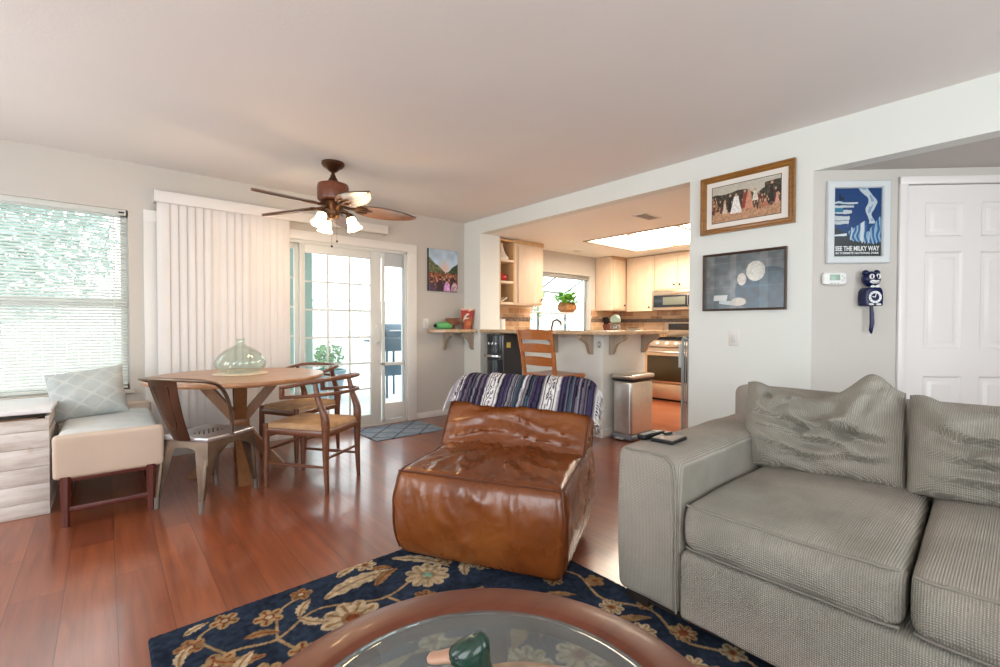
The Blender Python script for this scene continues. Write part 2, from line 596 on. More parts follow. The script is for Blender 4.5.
# waffle upholstery
t = NT('grey_waffle_upholstery')
sp = t.node('ShaderNodeSeparateXYZ'); t.link(t.coord(), sp.inputs[0])
k = 520.0
a = t.math('SINE', t.math('MULTIPLY', t.math('ADD', sp.outputs[0], t.math('ADD', sp.outputs[1], sp.outputs[2])), k))
b = t.math('SINE', t.math('MULTIPLY', t.math('SUBTRACT', t.math('ADD', sp.outputs[0], sp.outputs[2]), sp.outputs[1]), k))
h = t.math('MULTIPLY', a, b)
f = t.noise(4, 5, .6)
f2 = t.noise(1.7, 3, .5)
c = t.ramp(f, [(.3, (.35, .325, .275)), (.55, (.45, .425, .365)), (.75, (.545, .51, .44))])
c = t.mix(t.ramp(f2, [(.44, (0, 0, 0)), (.60, (.75, .75, .75))]), c, (.58, .50, .43))
c = t.mix(t.ramp(h, [(-.0, (.55, .55, .55)), (.55, (0, 0, 0))]), c, (.145, .14, .118))
t.base(c).set(rough=.95, spec=.1)
t.bump(h, .75, .003)
M['sofa'] = t.m
M['sofapipe'] = simple('grey_piping', (.22, .205, .172), .9, bump=.5, bs=200)
M['col'] = attrmat('printed_colour', .55)
M['cloth'] = attrmat('woven_cloth', .95, .5, 350, .05, 0)
M['rug'] = attrmat('tufted_wool', 1.0, .9, 260, .0, 0)
M['linen'] = simple('cream_leatherette', (.57, .445, .345), .5, var=.05, vs=4)
M['seatlinen'] = simple('pale_seat_fabric', (.62, .64, .62), .9, var=.08, vs=12, bump=.3, bs=120)
t = NT('whitewashed_wood')
v = t.coord((1.2, 8, 8))
f = t.noise(3, 5, .6, v)
kn = t.noise(5, 2, .5, t.coord((1, 1, 1)))
c = t.ramp(f, [(.3, (.44, .36, .31)), (.5, (.60, .53, .48)), (.7, (.72, .67, .64))])
c = t.mix(t.ramp(kn, [(.66, (0, 0, 0)), (.74, (.7, .7, .7))]), c, (.33, .20, .13))
t.base(c).set(rough=.7); t.bump(f, .2, .002)
M['white_wood'] = t.m
M['rawwood'] = wood('raw_brown_wood', (.20, .09, .04), (.33, .17, .09), 'y', 1, .6)
t = NT('woven_cord')
sp = t.node('ShaderNodeSeparateXYZ'); t.link(t.coord(), sp.inputs[0])
f = t.noise(8, 3)
c = t.ramp(f, [(.3, (.36, .20, .10)), (.7, (.56, .36, .20))])
t.base(c).set(rough=.85, spec=.2)
t.bump(t.noise(160, 2), .6, .003)
M['cord'] = t.m
# ================================================================ SETTING
XR, YB, XK, ZC, ZK = 3.52, 4.78, 6.97, 2.44, 2.265
X0, Y0 = -2.0, -2.0            # hidden walls behind the photographer
struct('floor', MB().bx(X0-.1, 7.1, Y0-.1, YB+.12, -.08, 0), M['floor'])
struct('ceiling', MB().bx(X0-.1, XR, Y0-.1, YB+.12, ZC, ZC+.08), M['ceil'])
# kitchen ceiling around the recessed light box
LX0, LX1, LY0, LY1 = 4.92, 6.12, 2.0, 3.90
mb = MB()
mb.bx(XR+.12, LX0, .92, 4.445, ZK, ZK+.1); mb.bx(XR+.315, LX0, 4.445, YB, ZK, ZK+.1); mb.bx(LX1, XK, .92, YB, ZK, ZK+.1)
mb.bx(LX0, LX1, LY1, YB, ZK, ZK+.1); mb.bx(LX0, LX1, .92, LY0, ZK, ZK+.1)
mb.bx(LX0, LX1, LY0, LY1, ZK+.1, ZK+.12)
struct('ceiling_kitchen', mb, M['kceil'])
struct('ceiling_entry', MB().bx(XR+.12, 5.6, -2.0, .82, 2.139, 2.2), M['wall_d'])

# back wall with window, sliding door and kitchen window openings
W1 = (-1.35, .150, .60, 2.05)      # x0 x1 z0 z1
D1 = (.33, 2.69, 0.0, 1.985)
W2 = (4.72, 6.11, 1.04, 1.94)
def wall_y(name, y0, y1, x0, x1, z1, holes, mat):
    mb = MB(); x = x0
    for (a, b, c, d) in sorted(holes):
        mb.bx(x, a, y0, y1, 0, z1)
        if c > 0: mb.bx(a, b, y0, y1, 0, c)
        mb.bx(a, b, y0, y1, d, z1)
        x = b
    mb.bx(x, x1, y0, y1, 0, z1)
    return struct(name, mb, mat)
wall_y('wall_back', YB, YB+.12, X0-.1, XR, ZC+.05, [W1, D1], M['wall'])
wall_y('wall_kitchen_back', YB, YB+.12, XR, XK+.1, ZK+.05, [W2], M['wall'])
struct('wall_kitchen_right', MB().bx(XK, XK+.1, .9, YB, 0, ZK), M['wall'])
struct('wall_kitchen_front', MB().bx(XR+.12, XK, .82, .92, 0, ZK+.1), M['wall'])
# right side: pier, stub, beams
mb = MB()
mb.bx(XR, XR+.12, .935, 1.77, 0, ZC+.05)
mb.bx(XR, XR+.12, 1.77, 4.445, ZK, ZC+.05)
mb.bx(XR, XR+.315, 4.445, YB, 0, ZC+.05)
mb.bx(XR, XR+.12, -2.1, .935, 2.139, ZC+.05)
struct('wall_right', mb, M['wall_r'])
# diagonal entry wall with panel door
c45 = math.sqrt(.5)
DM = Matrix(((c45, c45, 0, XR), (-c45, c45, 0, .935), (0, 0, 1, 0), (0, 0, 0, 1)))   # x along wall, -y towards the room
DX0, DX1, DZ = .575, 1.385, 2.035
mb = MB()
mb.bx(0.0, DX0, 0, .1, 0, 2.14, M=DM); mb.bx(DX0, DX1, 0, .1, DZ, 2.14, M=DM); mb.bx(DX1, 1.9, 0, .1, 0, 2.14, M=DM)
struct('wall_diagonal', mb, M['wall_d'])
struct('wall_entry', MB().bx(4.8, 4.9, -2.1, -.3, 0, 2.14), M['wall_d'])
# walls behind the photographer; unseen windows made big and many for fill light
wall_y('wall_front', Y0-.1, Y0, X0-.1, 5.6, ZC+.05, [(-1.85, .45, .5, 2.2), (1.4, 3.1, .5, 2.2)], M['wall'])
mb = MB(); y = Y0
for (a, b) in ((-.3, 1.5), (2.45, 3.95)):
    mb.bx(X0-.1, X0, y, a, 0, ZC+.05); mb.bx(X0-.1, X0, a, b, 0, .5); mb.bx(X0-.1, X0, a, b, 2.2, ZC+.05); y = b
mb.bx(X0-.1, X0, y, YB, 0, ZC+.05)
struct('wall_left', mb, M['wall'])

# frames of the unseen fill-light windows behind the photographer
for n_, (x0_, x1_) in enumerate(((-1.85, .45), (1.4, 3.1))):
    mb = MB()
    for a_ in (x0_, (x0_+x1_)/2-.03, x1_-.06): mb.bx(a_, a_+.06, Y0-.08, Y0-.02, .5, 2.2)
    mb.bx(x0_, x1_, Y0-.08, Y0-.02, .5, .56); mb.bx(x0_, x1_, Y0-.08, Y0-.02, 2.14, 2.2)
    struct('window_%d' % (n_+3), mb, M['vinyl'])
for n_, (y0_, y1_) in enumerate(((-.3, 1.5), (2.45, 3.95))):
    mb = MB()
    for a_ in (y0_, (y0_+y1_)/2-.03, y1_-.06): mb.bx(X0-.08, X0-.02, a_, a_+.06, .5, 2.2)
    mb.bx(X0-.08, X0-.02, y0_, y1_, .5, .56); mb.bx(X0-.08, X0-.02, y0_, y1_, 2.14, 2.2)
    struct('window_%d' % (n_+5), mb, M['vinyl'])

# baseboards
def bb(name, x0, x1, y0, y1, h=.075):
    return struct(name, MB().bx(x0, x1, y0, y1, 0, h, .004), M['white'])
bb('baseboard_back', X0, .246, YB-.014, YB); bb('baseboard_corner', 2.81, XR, YB-.014, YB)
bb('baseboard_stub', XR-.014, XR, 4.445, YB-.014); bb('baseboard_pier', XR-.014, XR, .94, 1.77)
mb = MB(); mb.bx(0.01, .51, -.014, 0, 0, .075, .004, M=DM)
struct('baseboard_diagonal', mb, M['white'])

# ---------------------------------------------------------------- window behind the bench
w = struct('window_1', MB().bx(W1[0], W1[1], YB+.05, YB+.09, W1[2], W1[2]+.04).bx(W1[0], W1[1], YB+.05, YB+.09, W1[3]-.05, W1[3])
           .bx(W1[0], W1[0]+.04, YB+.05, YB+.09, W1[2], W1[3]).bx(W1[1]-.05, W1[1], YB+.05, YB+.09, W1[2], W1[3])
           .bx(W1[0], W1[1], YB+.045, YB+.095, 1.27, 1.325, .004), M['vinyl'])
struct('pane', MB().bx(W1[0]+.02, W1[1]-.02, YB+.068, YB+.072, W1[2]+.02, W1[3]-.02), M['glass'], w)
struct('window_sill', MB().bx(W1[0]-.03, W1[1]+.03, YB-.03, YB+.05, W1[2]-.03, W1[2], .006), M['wall'], w)

# ---------------------------------------------------------------- sliding glass door
cs = .118
d = struct('door_1', MB().bx(.246, D1[0]+.012, YB-.022, YB, 0, D1[3]+.09, .006).bx(D1[1]-.005, D1[1]+.118, YB-.022, YB, 0, D1[3]+.09, .006)
           .bx(.246, D1[1]+.118, YB-.024, YB, D1[3]-.005, D1[3]+.088, .006), M['white'])
mb = MB()
mb.bx(D1[0], D1[1], YB, YB+.11, D1[3]-.035, D1[3]); mb.bx(D1[0], D1[1], YB, YB+.11, 0, .03)
mb.bx(D1[0], D1[0]+.03, YB, YB+.11, 0, D1[3]); mb.bx(D1[1]-.02, D1[1], YB, YB+.11, 0, D1[3])
struct('frame', mb, M['vinyl'], d)
def sash(name, x0, x1, y, st, zt, zb, nx, nz):
    sl, sr = st
    mb = MB()
    mb.bx(x0, x0+sl, y, y+.04, .03, D1[3]-.035, .004); mb.bx(x1-sr, x1, y, y+.04, .03, D1[3]-.035, .004)
    mb.bx(x0+sl, x1-sr, y, y+.04, zt, D1[3]-.035, .004); mb.bx(x0+sl, x1-sr, y, y+.04, .03, zb, .004)
    s = struct(name, mb, M['vinyl'], d)
    mb = MB()
    for k in range(1, nx):
        x = x0+sl+(x1-x0-sl-sr)*k/nx; mb.bx(x-.009, x+.009, y+.012, y+.028, zb, zt)
    for k in range(1, nz):
        z = zb+(zt-zb)*k/nz; mb.bx(x0+sl, x1-sr, y+.0125, y+.0275, z-.009, z+.009)
    if nx > 1: struct('muntins', mb, M['vinyl'], s)
    else: mb.bm.free()
    struct('pane', MB().bx(x0+sl-.005, x1-sr+.005, y+.018, y+.022, zb-.005, zt+.005), M['glass'], s)
    return s
sash('sliding_panel', 1.485, 2.365, YB+.01, (.05, .125), 1.86, .13, 3, 6)
sash('fixed_panel', .36, 1.50, YB+.065, (.085, .05), 1.90, .13, 4, 6)
h = struct('handle', MB().tube([(2.31, YB-.002, .93), (2.31, YB-.04, .95), (2.31, YB-.045, 1.02), (2.31, YB-.04, 1.09), (2.31, YB-.002, 1.11)], .010, 8, flat=(1.6, 1)), M['vinyl'], d)
struct('latch', MB().bx(2.285, 2.335, YB-.004, YB+.012, .90, 1.14, .004), M['vinyl'], h)
# side panel with pet flap
mb = MB()
x0, x1, y = 2.385, 2.672, YB+.015
mb.bx(x0, x0+.028, y, y+.035, .03, D1[3]-.035, .003); mb.bx(x1-.018, x1, y, y+.035, .03, D1[3]-.035, .003)
mb.bx(x0, x1, y, y+.035, .665, .70, .003); mb.bx(x0, x1, y, y+.035, .03, .05)
s = struct('pet_door_panel', mb, M['vinyl'], d)
struct('top_filler', MB().bx(x0+.028, x1-.018, y+.006, y+.03, 1.80, D1[3]-.035, .002), simple('grey_vinyl', (.47, .49, .50), .5), s)
struct('pane', MB().bx(x0+.025, x1-.015, y+.014, y+.018, .70, 1.80), M['glass'], s)
struct('flap', MB().bx(x0+.03, x1-.02, y+.012, y+.018, .25, .66, .002), M['glass'], s)
struct('kick_panel', MB().bx(x0+.012, x1-.012, y-.012, y+.02, .055, .235, .012), M['white'], s)
struct('metal_trim', MB().bx(x0+.024, x0+.031, y+.002, y+.036, .05, 1.94).bx(x1-.023, x1-.016, y+.002, y+.036, .05, 1.94), simple('grey_metal_trim', (.33, .35, .38), .4, .6), s)

# ---------------------------------------------------------------- panel door in the diagonal wall
mb = MB(); cw = .05
mb.bx(DX0-cw, DX0, -.02, 0, 0, DZ+cw, .005, M=DM); mb.bx(DX1, DX1+cw, -.02, 0, 0, DZ+cw, .005, M=DM); mb.bx(DX0-cw, DX1+cw, -.021, 0, DZ, DZ+cw, .005, M=DM)
d2 = struct('door_2', mb, M['door'], label='white six panel door in the diagonal entry wall')
mb = MB()
bm = mb.bm
leafx0, leafx1 = DX0+.004, DX1-.004
# leaf with recessed raised-field panels
cols = [(.692, .922), (1.030, 1.262)]
rows = [(.20, .80), (.975, 1.605), (1.70, 1.922)]
mb.bx(leafx0, leafx1, .012, .05, .008, DZ-.004, M=DM)
def fielded(mb, a, b, c, d_):
    e = [(0, -.0), (.012, .010), (.035, .010), (.055, .002)]
    # stiles stand proud: build ring by ring
    for (i0, y0_), (i1, y1_) in zip(e, e[1:]):
        A = [(a+i0, c+i0), (b-i0, c+i0), (b-i0, d_-i0), (a+i0, d_-i0)]
        B = [(a+i1, c+i1), (b-i1, c+i1), (b-i1, d_-i1), (a+i1, d_-i1)]
        va = [mb.bm.verts.new(DM @ Vector((p[0], y0_, p[1]))) for p in A]
        vb = [mb.bm.verts.new(DM @ Vector((p[0], y1_, p[1]))) for p in B]
        for k in range(4): mb.bm.faces.new((va[k], va[(k+1) % 4], vb[(k+1) % 4], vb[k]))
    vb = [mb.bm.verts.new(DM @ Vector((p[0], .002, p[1]))) for p in [(a+.055, c+.055), (b-.055, c+.055), (b-.055, d_-.055), (a+.055, d_-.055)]]
    mb.bm.faces.new(vb)
xs = [leafx0]+[q for c_ in cols for q in c_]+[leafx1]
for k in (0, 2, 4): mb.bx(xs[k], xs[k+1], 0, .014, .008, DZ-.004, M=DM)
zs = [.008]+[q for r_ in rows for q in r_]+[DZ-.004]
for (a, b) in cols:
    for k in (0, 2, 4, 6): mb.bx(a, b, 0, .014, zs[k], zs[k+1], M=DM)
    for (c_, d_) in rows: fielded(mb, a, b, c_, d_)
struct('leaf', mb, M['door'], d2)
mb = MB()
for z in (1.83, 1.05, .25): mb.bx(DX0-.012, DX0+.010, -.006, .002, z-.045, z+.045, .002, M=DM)
struct('hinge', mb, M['white'], d2)

# ---------------------------------------------------------------- garden window over the sink
GY = 5.32
mb = MB()
a, b, c, z1 = W2
for x in (a, b-.035): mb.bx(x, x+.035, YB+.06, YB+.10, c, z1)
mb.bx(a, b, YB+.06, YB+.10, z1-.04, z1); mb.bx(a, b, YB, GY, c-.03, c, .004)
for x in (a, (a+b)/2-.015, b-.03):
    mb.bx(x, x+.03, GY-.03, GY, c, 1.70)
mb.bx(a, b, GY-.03, GY, 1.68, 1.71)
for x in (a+.015, (a+b)/2, b-.015):
    mb.tube([(x, GY-.015, 1.70), (x, YB+.08, z1-.02)], .016, 6)
w2 = struct('window_2', mb, simple('grey_window_frame', (.33, .335, .32), .45))
struct('shelf_ledge', MB().bx(a+.03, b-.03, YB+.16, GY-.04, 1.322, 1.345, .004), M['vinyl'], w2)
struct('pane', MB().bx(a+.02, b-.02, GY-.018, GY-.014, c, 1.70), M['glass'], w2)
mb = MB(); mb.tube([(0, 0, 0), (0, 0, .01)], .01, 6); mb.bm.free()
mb = MB(); mb.surf(lambda u, v: Vector((a+.02+(b-a-.04)*u, GY-.015+(YB+.085-GY+.015)*v, 1.70+(z1-.02-1.70)*v)), 2, 2)
struct('roof_pane', mb, M['glass'], w2)
struct('window_reveal', MB().bx(b-.005, b+.0, YB-.005, YB+.06, c, z1).bx(a, b, YB-.02, YB+.0, c-.035, c, .003), M['white'], w2)
struct('blind_roll', MB().bx(a+.02, b-.02, YB+.01, YB+.05, z1-.07, z1-.005, .008), simple('grey_blind', (.28, .28, .265), .6), w2)

# ---------------------------------------------------------------- peninsula wall
mb = MB(); mb.bx(3.755, 3.875, 2.78, 4.445, 0, 1.035); mb.bx(3.875, 4.53, 2.78, 2.88, 0, 1.035)
struct('wall_peninsula', mb, M['wall_r'])
struct('baseboard_peninsula', MB().bx(3.741, 3.755, 2.766, 4.44, 0, .075, .004).bx(3.7551, 4.53, 2.766, 2.78, 0, .075, .004), M['white'])
struct('backsplash_wall', MB().bx(3.84, 4.70, YB-.012, YB, .93, 1.42).bx(6.13, XK-.012, YB-.012, YB, .93, 1.40).bx(XK-.012, XK, .95, YB, .93, 1.42), M['tile'])
struct('trim_mosaic', MB().bx(3.84, 4.70, YB-.016, YB-.012, 1.185, 1.245).bx(6.13, XK-.016, YB-.016, YB-.012, 1.185, 1.245).bx(XK-.016, XK-.012, .95, YB-.016, 1.185, 1.245), M['tileband'])

# ---------------------------------------------------------------- outside
conc = simple('patio_concrete', (.74, .75, .75), .9, var=.06, vs=2)
struct('patio_slab', MB().bx(-9, 13, YB+.12, 13, -.2, -.06), conc)
struct('patio_roof', MB().bx(.2, 4.2, YB+.12, 8.2, 2.42, 2.5), simple('patio_roof_paint', (.72, .73, .70), .7))
pg = simple('sage_green_paint', (.33, .43, .39), .6)
for px, py in ((2.30, 7.9), (2.64, 8.1)):
    tag(obj('patio_post', MB().bx(px-.06, px+.06, py-.06, py+.06, -.06, 2.42, .006).bx(px-.08, px+.08, py-.08, py+.08, -.06, .08, .006), pg),
        'green patio post nearest the vertical blind, outside the glass door' if px < 2.5 else 'green patio post behind the first column of door panes', 'post', 'patio posts')
fence_m = simple('pale_fence_wood', (.76, .78, .76), .8, var=.12, vs=5)
mb = MB()
k = -8.9
while k < 12.8:
    mb.bx(k, k+.135, 11.0, 11.03, -.06, 1.75); k += .15
mb.bx(-8.9, 12.8, 11.03, 11.07, .3, .4); mb.bx(-8.9, 12.8, 11.03, 11.07, 1.35, 1.45)
tag(obj('garden_fence', mb, fence_m), 'pale board fence at the far end of the patio garden', 'fence')
leafm = [simple('leaves_green', (.26, .42, .24), .6, var=.3, vs=6), simple('leaves_pale', (.34, .50, .22), .6, var=.3, vs=6), simple('leaves_glare', (.40, .53, .50), .6, var=.3, vs=6)]  # last leaf colour is paled blue to carry the window glare
bark = simple('bark', (.15, .10, .07), .9, var=.2, vs=10)
def leaf_cloud(mb, c, r, n, s, seed):
    rnd = random.Random(seed)
    for _ in range(n):
        d_ = Vector((rnd.gauss(0, 1), rnd.gauss(0, 1), rnd.gauss(0, 1))).normalized()*(rnd.random()**.45)
        p = Vector(c)+Vector((d_.x*r[0], d_.y*r[1], d_.z*r[2]))
        q = Vector((rnd.gauss(0, 1), rnd.gauss(0, 1), rnd.gauss(0, .6))).normalized()
        w_ = q.cross(Vector((rnd.gauss(0, 1), rnd.gauss(0, 1), rnd.gauss(0, 1)))).normalized()
        k = s*rnd.uniform(.6, 1.3)
        vs = [mb.bm.verts.new(p+q*k*a_+w_*k*b_) for a_, b_ in ((-1, 0), (0, .42), (1, 0), (0, -.42))]
        mb.bm.faces.new(vs)
def tree(label, x, y, h, r, mi, n, seed, s=.09, name='garden_tree'):
    t_ = thing(name, label, 'tree', (x, y, -.06), group='trees beyond the windows')
    obj('trunk', MB().tube([(x, y, -.06), (x+.05, y, h*.35), (x-.03, y+.05, h*.7)], [.09, .07, .03], 8), bark, t_)
    mb = MB(); leaf_cloud(mb, (x, y, h*.68), (r, r, h*.36), n, s, seed)
    obj('foliage', mb, leafm[mi], t_)
tree('bushy blue-green tree outside the left window', -1.1, 8.4, 3.3, 1.25, 2, 2600, 3)
tree('leafy green tree standing left beyond the sliding door', 2.4, 9.9, 2.5, .9, 0, 1200, 4)
tree('pale green tree behind the kitchen window', 7.6, 8.8, 3.4, 1.2, 1, 2000, 5)
tree('small pale tree near the kitchen window, left side', 5.6, 7.6, 1.9, .7, 1, 900, 6)
# planter, patio bench and grill
potm = simple('blue_grey_glaze', (.24, .36, .44), .35)
t_ = thing('patio_planter', 'blue-grey square planter with a low shrub on the patio', 'planter', (2.68, 7.3, -.06))
obj('pot', MB().lathe([(0, 0), (.20, 0), (.27, .42), (.29, .44), (.29, .48), (.25, .48), (.24, .43), (0, .43)], (2.68, 7.3, -.06), 28), potm, t_)
mb = MB(); leaf_cloud(mb, (2.68, 7.3, .62), (.26, .26, .24), 260, .05, 8); obj('foliage', mb, leafm[0], t_)
GXc, GYc = 3.62, 7.0
t_ = thing('patio_grill', 'dark blue-grey barbecue grill outside the narrow side pane', 'grill', (GXc, GYc, -.06))
gm_ = simple('grill_enamel', (.08, .14, .20), .35, .3)
obj('firebox', MB().bx(GXc-.17, GXc+.17, GYc-.20, GYc+.20, .70, .92, .02), gm_, t_)
obj('lid', MB().surf(lambda u, v: Vector((GXc-.165+.33*u, GYc-.19*math.cos(PI*v), .92+.24*math.sin(PI*v))), 8, 14), gm_, t_)
obj('side_shelf', MB().bx(GXc-.40, GXc-.175, GYc-.16, GYc+.16, .86, .89, .006), gm_, t_)
for sx_ in (-.15, .15):
    for sy_ in (-.17, .17): obj('leg', MB().cyl((GXc+sx_, GYc+sy_, -.06), (GXc+sx_, GYc+sy_, .72), .02, seg=10), gm_, t_)
obj('bottom_tray', MB().bx(GXc-.17, GXc+.17, GYc-.19, GYc+.19, .30, .50, .01), gm_, t_)
obj('lid_handle', MB().tube([(GXc-.12, GYc-.17, 1.04), (GXc-.12, GYc-.21, 1.04), (GXc+.12, GYc-.21, 1.04), (GXc+.12, GYc-.17, 1.04)], .01, 8), M['steel'], t_)
# ================================================================ KITCHEN
# recessed fluorescent light box: three diffusers
em = NT('light_diffuser'); em.base((.9, .88, .82)).set(rough=.5, emit=(1.0, .87, .70), es=26)
lb = thing('ceiling_light_panel', 'large glowing recessed light panel in the kitchen ceiling', 'ceiling light', ((LX0+LX1)/2, (LY0+LY1)/2, ZK))
mb = MB()
mb.bx(LX0-.04, LX1+.04, LY1, LY1+.04, ZK-.012, ZK+.005, .003); mb.bx(LX0-.04, LX1+.04, LY0-.04, LY0, ZK-.012, ZK+.005, .003)
mb.bx(LX0-.04, LX0, LY0, LY1, ZK-.012, ZK+.005, .003); mb.bx(LX1, LX1+.04, LY0, LY1, ZK-.012, ZK+.005, .003)
for y in (3.27, 2.62): mb.bx(LX0, LX1, y-.022, y+.022, ZK-.012, ZK+.012)
obj('frame', mb, simple('light_frame', (.42, .30, .20), .5), lb)
for a, b in ((LY0, 2.606), (2.634, 3.256), (3.284, LY1)):
    obj('diffuser', MB().bx(LX0, LX1, a, b, ZK+.012, ZK+.016), em.m, lb)

def plate(name, label, cat, x0, x1, y0, y1, n):
    v_ = thing(name, label, cat, ((x0+x1)/2, (y0+y1)/2, ZK))
    obj('frame', MB().bx(x0, x1, y0, y0+.02, ZK-.008, ZK, .002).bx(x0, x1, y1-.02, y1, ZK-.008, ZK, .002).bx(x0, x0+.02, y0, y1, ZK-.008, ZK, .002).bx(x1-.02, x1, y0, y1, ZK-.008, ZK, .002), M['white'], v_)
    mb = MB()
    for k in range(n):
        yy = y0+.02+(y1-y0-.04)*(k+.5)/n
        mb.box(((x0+x1)/2, yy, ZK-.004), (x1-x0-.03, (y1-y0-.04)/n*.6, .003), M=None)
    obj('louvers', mb, simple('vent_grey', (.32, .31, .30), .5), v_)
plate('ceiling_vent', 'small white ceiling vent beside the kitchen light panel', 'vent', 4.13, 4.44, 2.54, 2.70, 5)
t_ = thing('recessed_downlight', 'small round recessed light in the ceiling near the kitchen window', 'ceiling light', (5.46, 4.52, ZK))
obj('trim_ring', MB().lathe([(.05, 0), (.075, -.006), (.085, -.004), (.085, 0)], (5.46, 4.52, ZK), 28), M['white'], t_)
obj('lens', MB().lathe([(0, -.002), (.05, -.002)], (5.46, 4.52, ZK), 28), simple('frosted_lens', (.6, .58, .54), .4), t_)

# ---- wall cabinets
def cab_door(x0, x1, z0, z1, y, parent, knobx=None, M_=None, name='door'):
    d_ = obj(name, MB().bx(x0, x1, y-.02, y, z0, z1, .003, M=M_), M['oak_cab'], parent)
    if knobx is not None:
        K = Matrix.Rotation(R(90), 4, 'X')
        mb = MB(); mb.lathe([(0, 0), (.007, 0), (.007, .010), (.015, .015), (.015, .022), (.008, .027), (0, .028)], (0, 0, 0), 14)
        bmesh.ops.transform(mb.bm, matrix=(M_ or Matrix.Identity(4)) @ Matrix.Translation((knobx, y-.02, z0+.06)) @ K, verts=mb.bm.verts)
        obj('knob', mb, M['knob'], d_)
    return d_
CZ0, CZ1 = 1.40, 2.225
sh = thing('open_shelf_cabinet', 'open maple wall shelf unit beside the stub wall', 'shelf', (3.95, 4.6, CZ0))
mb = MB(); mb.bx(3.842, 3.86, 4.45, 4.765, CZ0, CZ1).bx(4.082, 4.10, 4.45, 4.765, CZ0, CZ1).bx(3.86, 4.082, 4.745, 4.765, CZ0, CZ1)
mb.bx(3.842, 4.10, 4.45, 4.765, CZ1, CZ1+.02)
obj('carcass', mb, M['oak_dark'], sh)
for z in (CZ0, 1.675, 1.955): obj('shelf', MB().bx(3.86, 4.082, 4.445, 4.745, z, z+.03, .003), M['oak_cab'], sh)
cb = thing('wall_cabinet', 'maple wall cabinet with one door left of the kitchen window', 'cabinet', (4.35, 4.6, CZ0))
obj('carcass', MB().bx(4.102, 4.635, 4.447, 4.765, CZ0, CZ1+.03, .003), M['oak_cab'], cb)
cab_door(4.15, 4.615, 1.425, 2.185, 4.445, cb, 4.58)
obj('crown_strip', MB().bx(4.102, 4.64, 4.435, 4.45, CZ1-.012, CZ1+.035), M['oak_dark'], cb)
cb = thing('wall_cabinet', 'maple corner wall cabinet right of the kitchen window', 'cabinet', (6.45, 4.6, CZ0))
obj('carcass', MB().bx(6.24, 6.965, 4.447, 4.765, CZ0-.02, CZ1+.03, .003), M['oak_cab'], cb)
cab_door(6.275, 6.60, 1.405, 2.19, 4.445, cb, 6.56)
obj('crown_strip', MB().bx(6.235, 6.66, 4.435, 4.45, CZ1-.012, CZ1+.035), M['oak_dark'], cb)
# cabinets on the right kitchen wall: local x runs towards -y
KM = Matrix(((0, 1, 0, 0), (-1, 0, 0, 0), (0, 0, 1, 0), (0, 0, 0, 1)))  # (x,y)->(y,-x)
def kx(y): return -y      # world y -> local x ; local y = world x
cb = thing('wall_cabinet', 'tall maple wall cabinet between the corner and the microwave', 'cabinet', (6.8, 4.18, CZ0))
obj('carcass', MB().bx(6.64, 6.95, 3.925, 4.43, CZ0-.02, CZ1+.03, .003), M['oak_cab'], cb)
cab_door(-4.41, -3.945, 1.365, 2.19, 6.64, cb, -3.99, KM)
cb = thing('wall_cabinet', 'short two door maple cabinet above the microwave', 'cabinet', (6.8, 3.5, 1.67))
obj('carcass', MB().bx(6.64, 6.95, 3.12, 3.915, 1.68, CZ1+.03, .003), M['oak_cab'], cb)
cab_door(-3.90, -3.525, 1.70, 2.19, 6.64, cb, -3.565, KM); cab_door(-3.515, -3.13, 1.70, 2.19, 6.64, cb, -3.475, KM)

# microwave
mw = thing('microwave_oven', 'steel and black over range microwave under the short cabinet', 'microwave', (6.77, 3.5, 1.36))
obj('housing', MB().bx(6.575, 6.95, 3.125, 3.905, 1.37, 1.675, .006), M['steelwarm'], mw)
obj('door_glass', MB().bx(6.560, 6.576, 3.30, 3.885, 1.415, 1.60, .003), M['gloss'], mw)
obj('control_panel', MB().bx(6.560, 6.576, 3.135, 3.29, 1.415, 1.60, .003), M['black'], mw)
obj('window_mesh', MB().bx(6.556, 6.561, 3.36, 3.72, 1.45, 1.57, .002), simple('microwave_window', (.13, .14, .11), .25), mw)
obj('handle', MB().tube([(6.56, 3.31, 1.43), (6.535, 3.31, 1.44), (6.535, 3.31, 1.58), (6.56, 3.31, 1.59)], .007, 8), M['steel'], mw)
obj('vent_grille', MB().bx(6.562, 6.577, 3.13, 3.90, 1.615, 1.66, .003), M['steelwarm'], mw)

# range
rg = thing('kitchen_range', 'steel freestanding range with five white-faced knobs', 'range', (6.62, 3.5, 0))
obj('body', MB().bx(6.35, 6.955, 3.125, 3.88, .03, .905, .006), M['steelwarm'], rg)
obj('cooktop', MB().bx(6.345, 6.90, 3.12, 3.885, .905, .925, .006), M['gloss'], rg)
mb = MB()
for yy in (3.22, 3.50, 3.78):
    for xx in (6.42, 6.55, 6.68, 6.81): mb.bx(xx-.006, xx+.006, yy-.10, yy+.10, .935, .95)
    mb.bx(6.40, 6.83, yy-.007, yy+.007, .935, .95); mb.bx(6.40, 6.83, yy-.10, yy-.09, .925, .945); mb.bx(6.40, 6.83, yy+.09, yy+.10, .925, .945)
obj('burner_grates', mb, M['black'], rg)
mb = MB(); P_ = [(6.34, .80), (6.30, .815), (6.325, .905), (6.36, .905), (6.36, .80)]
mb.prism([(p[0], p[1]) for p in P_], .755, Matrix(((1, 0, 0, 0), (0, 0, 1, 3.125), (0, 1, 0, 0), (0, 0, 0, 1))))
obj('control_panel', mb, M['steelwarm'], rg)
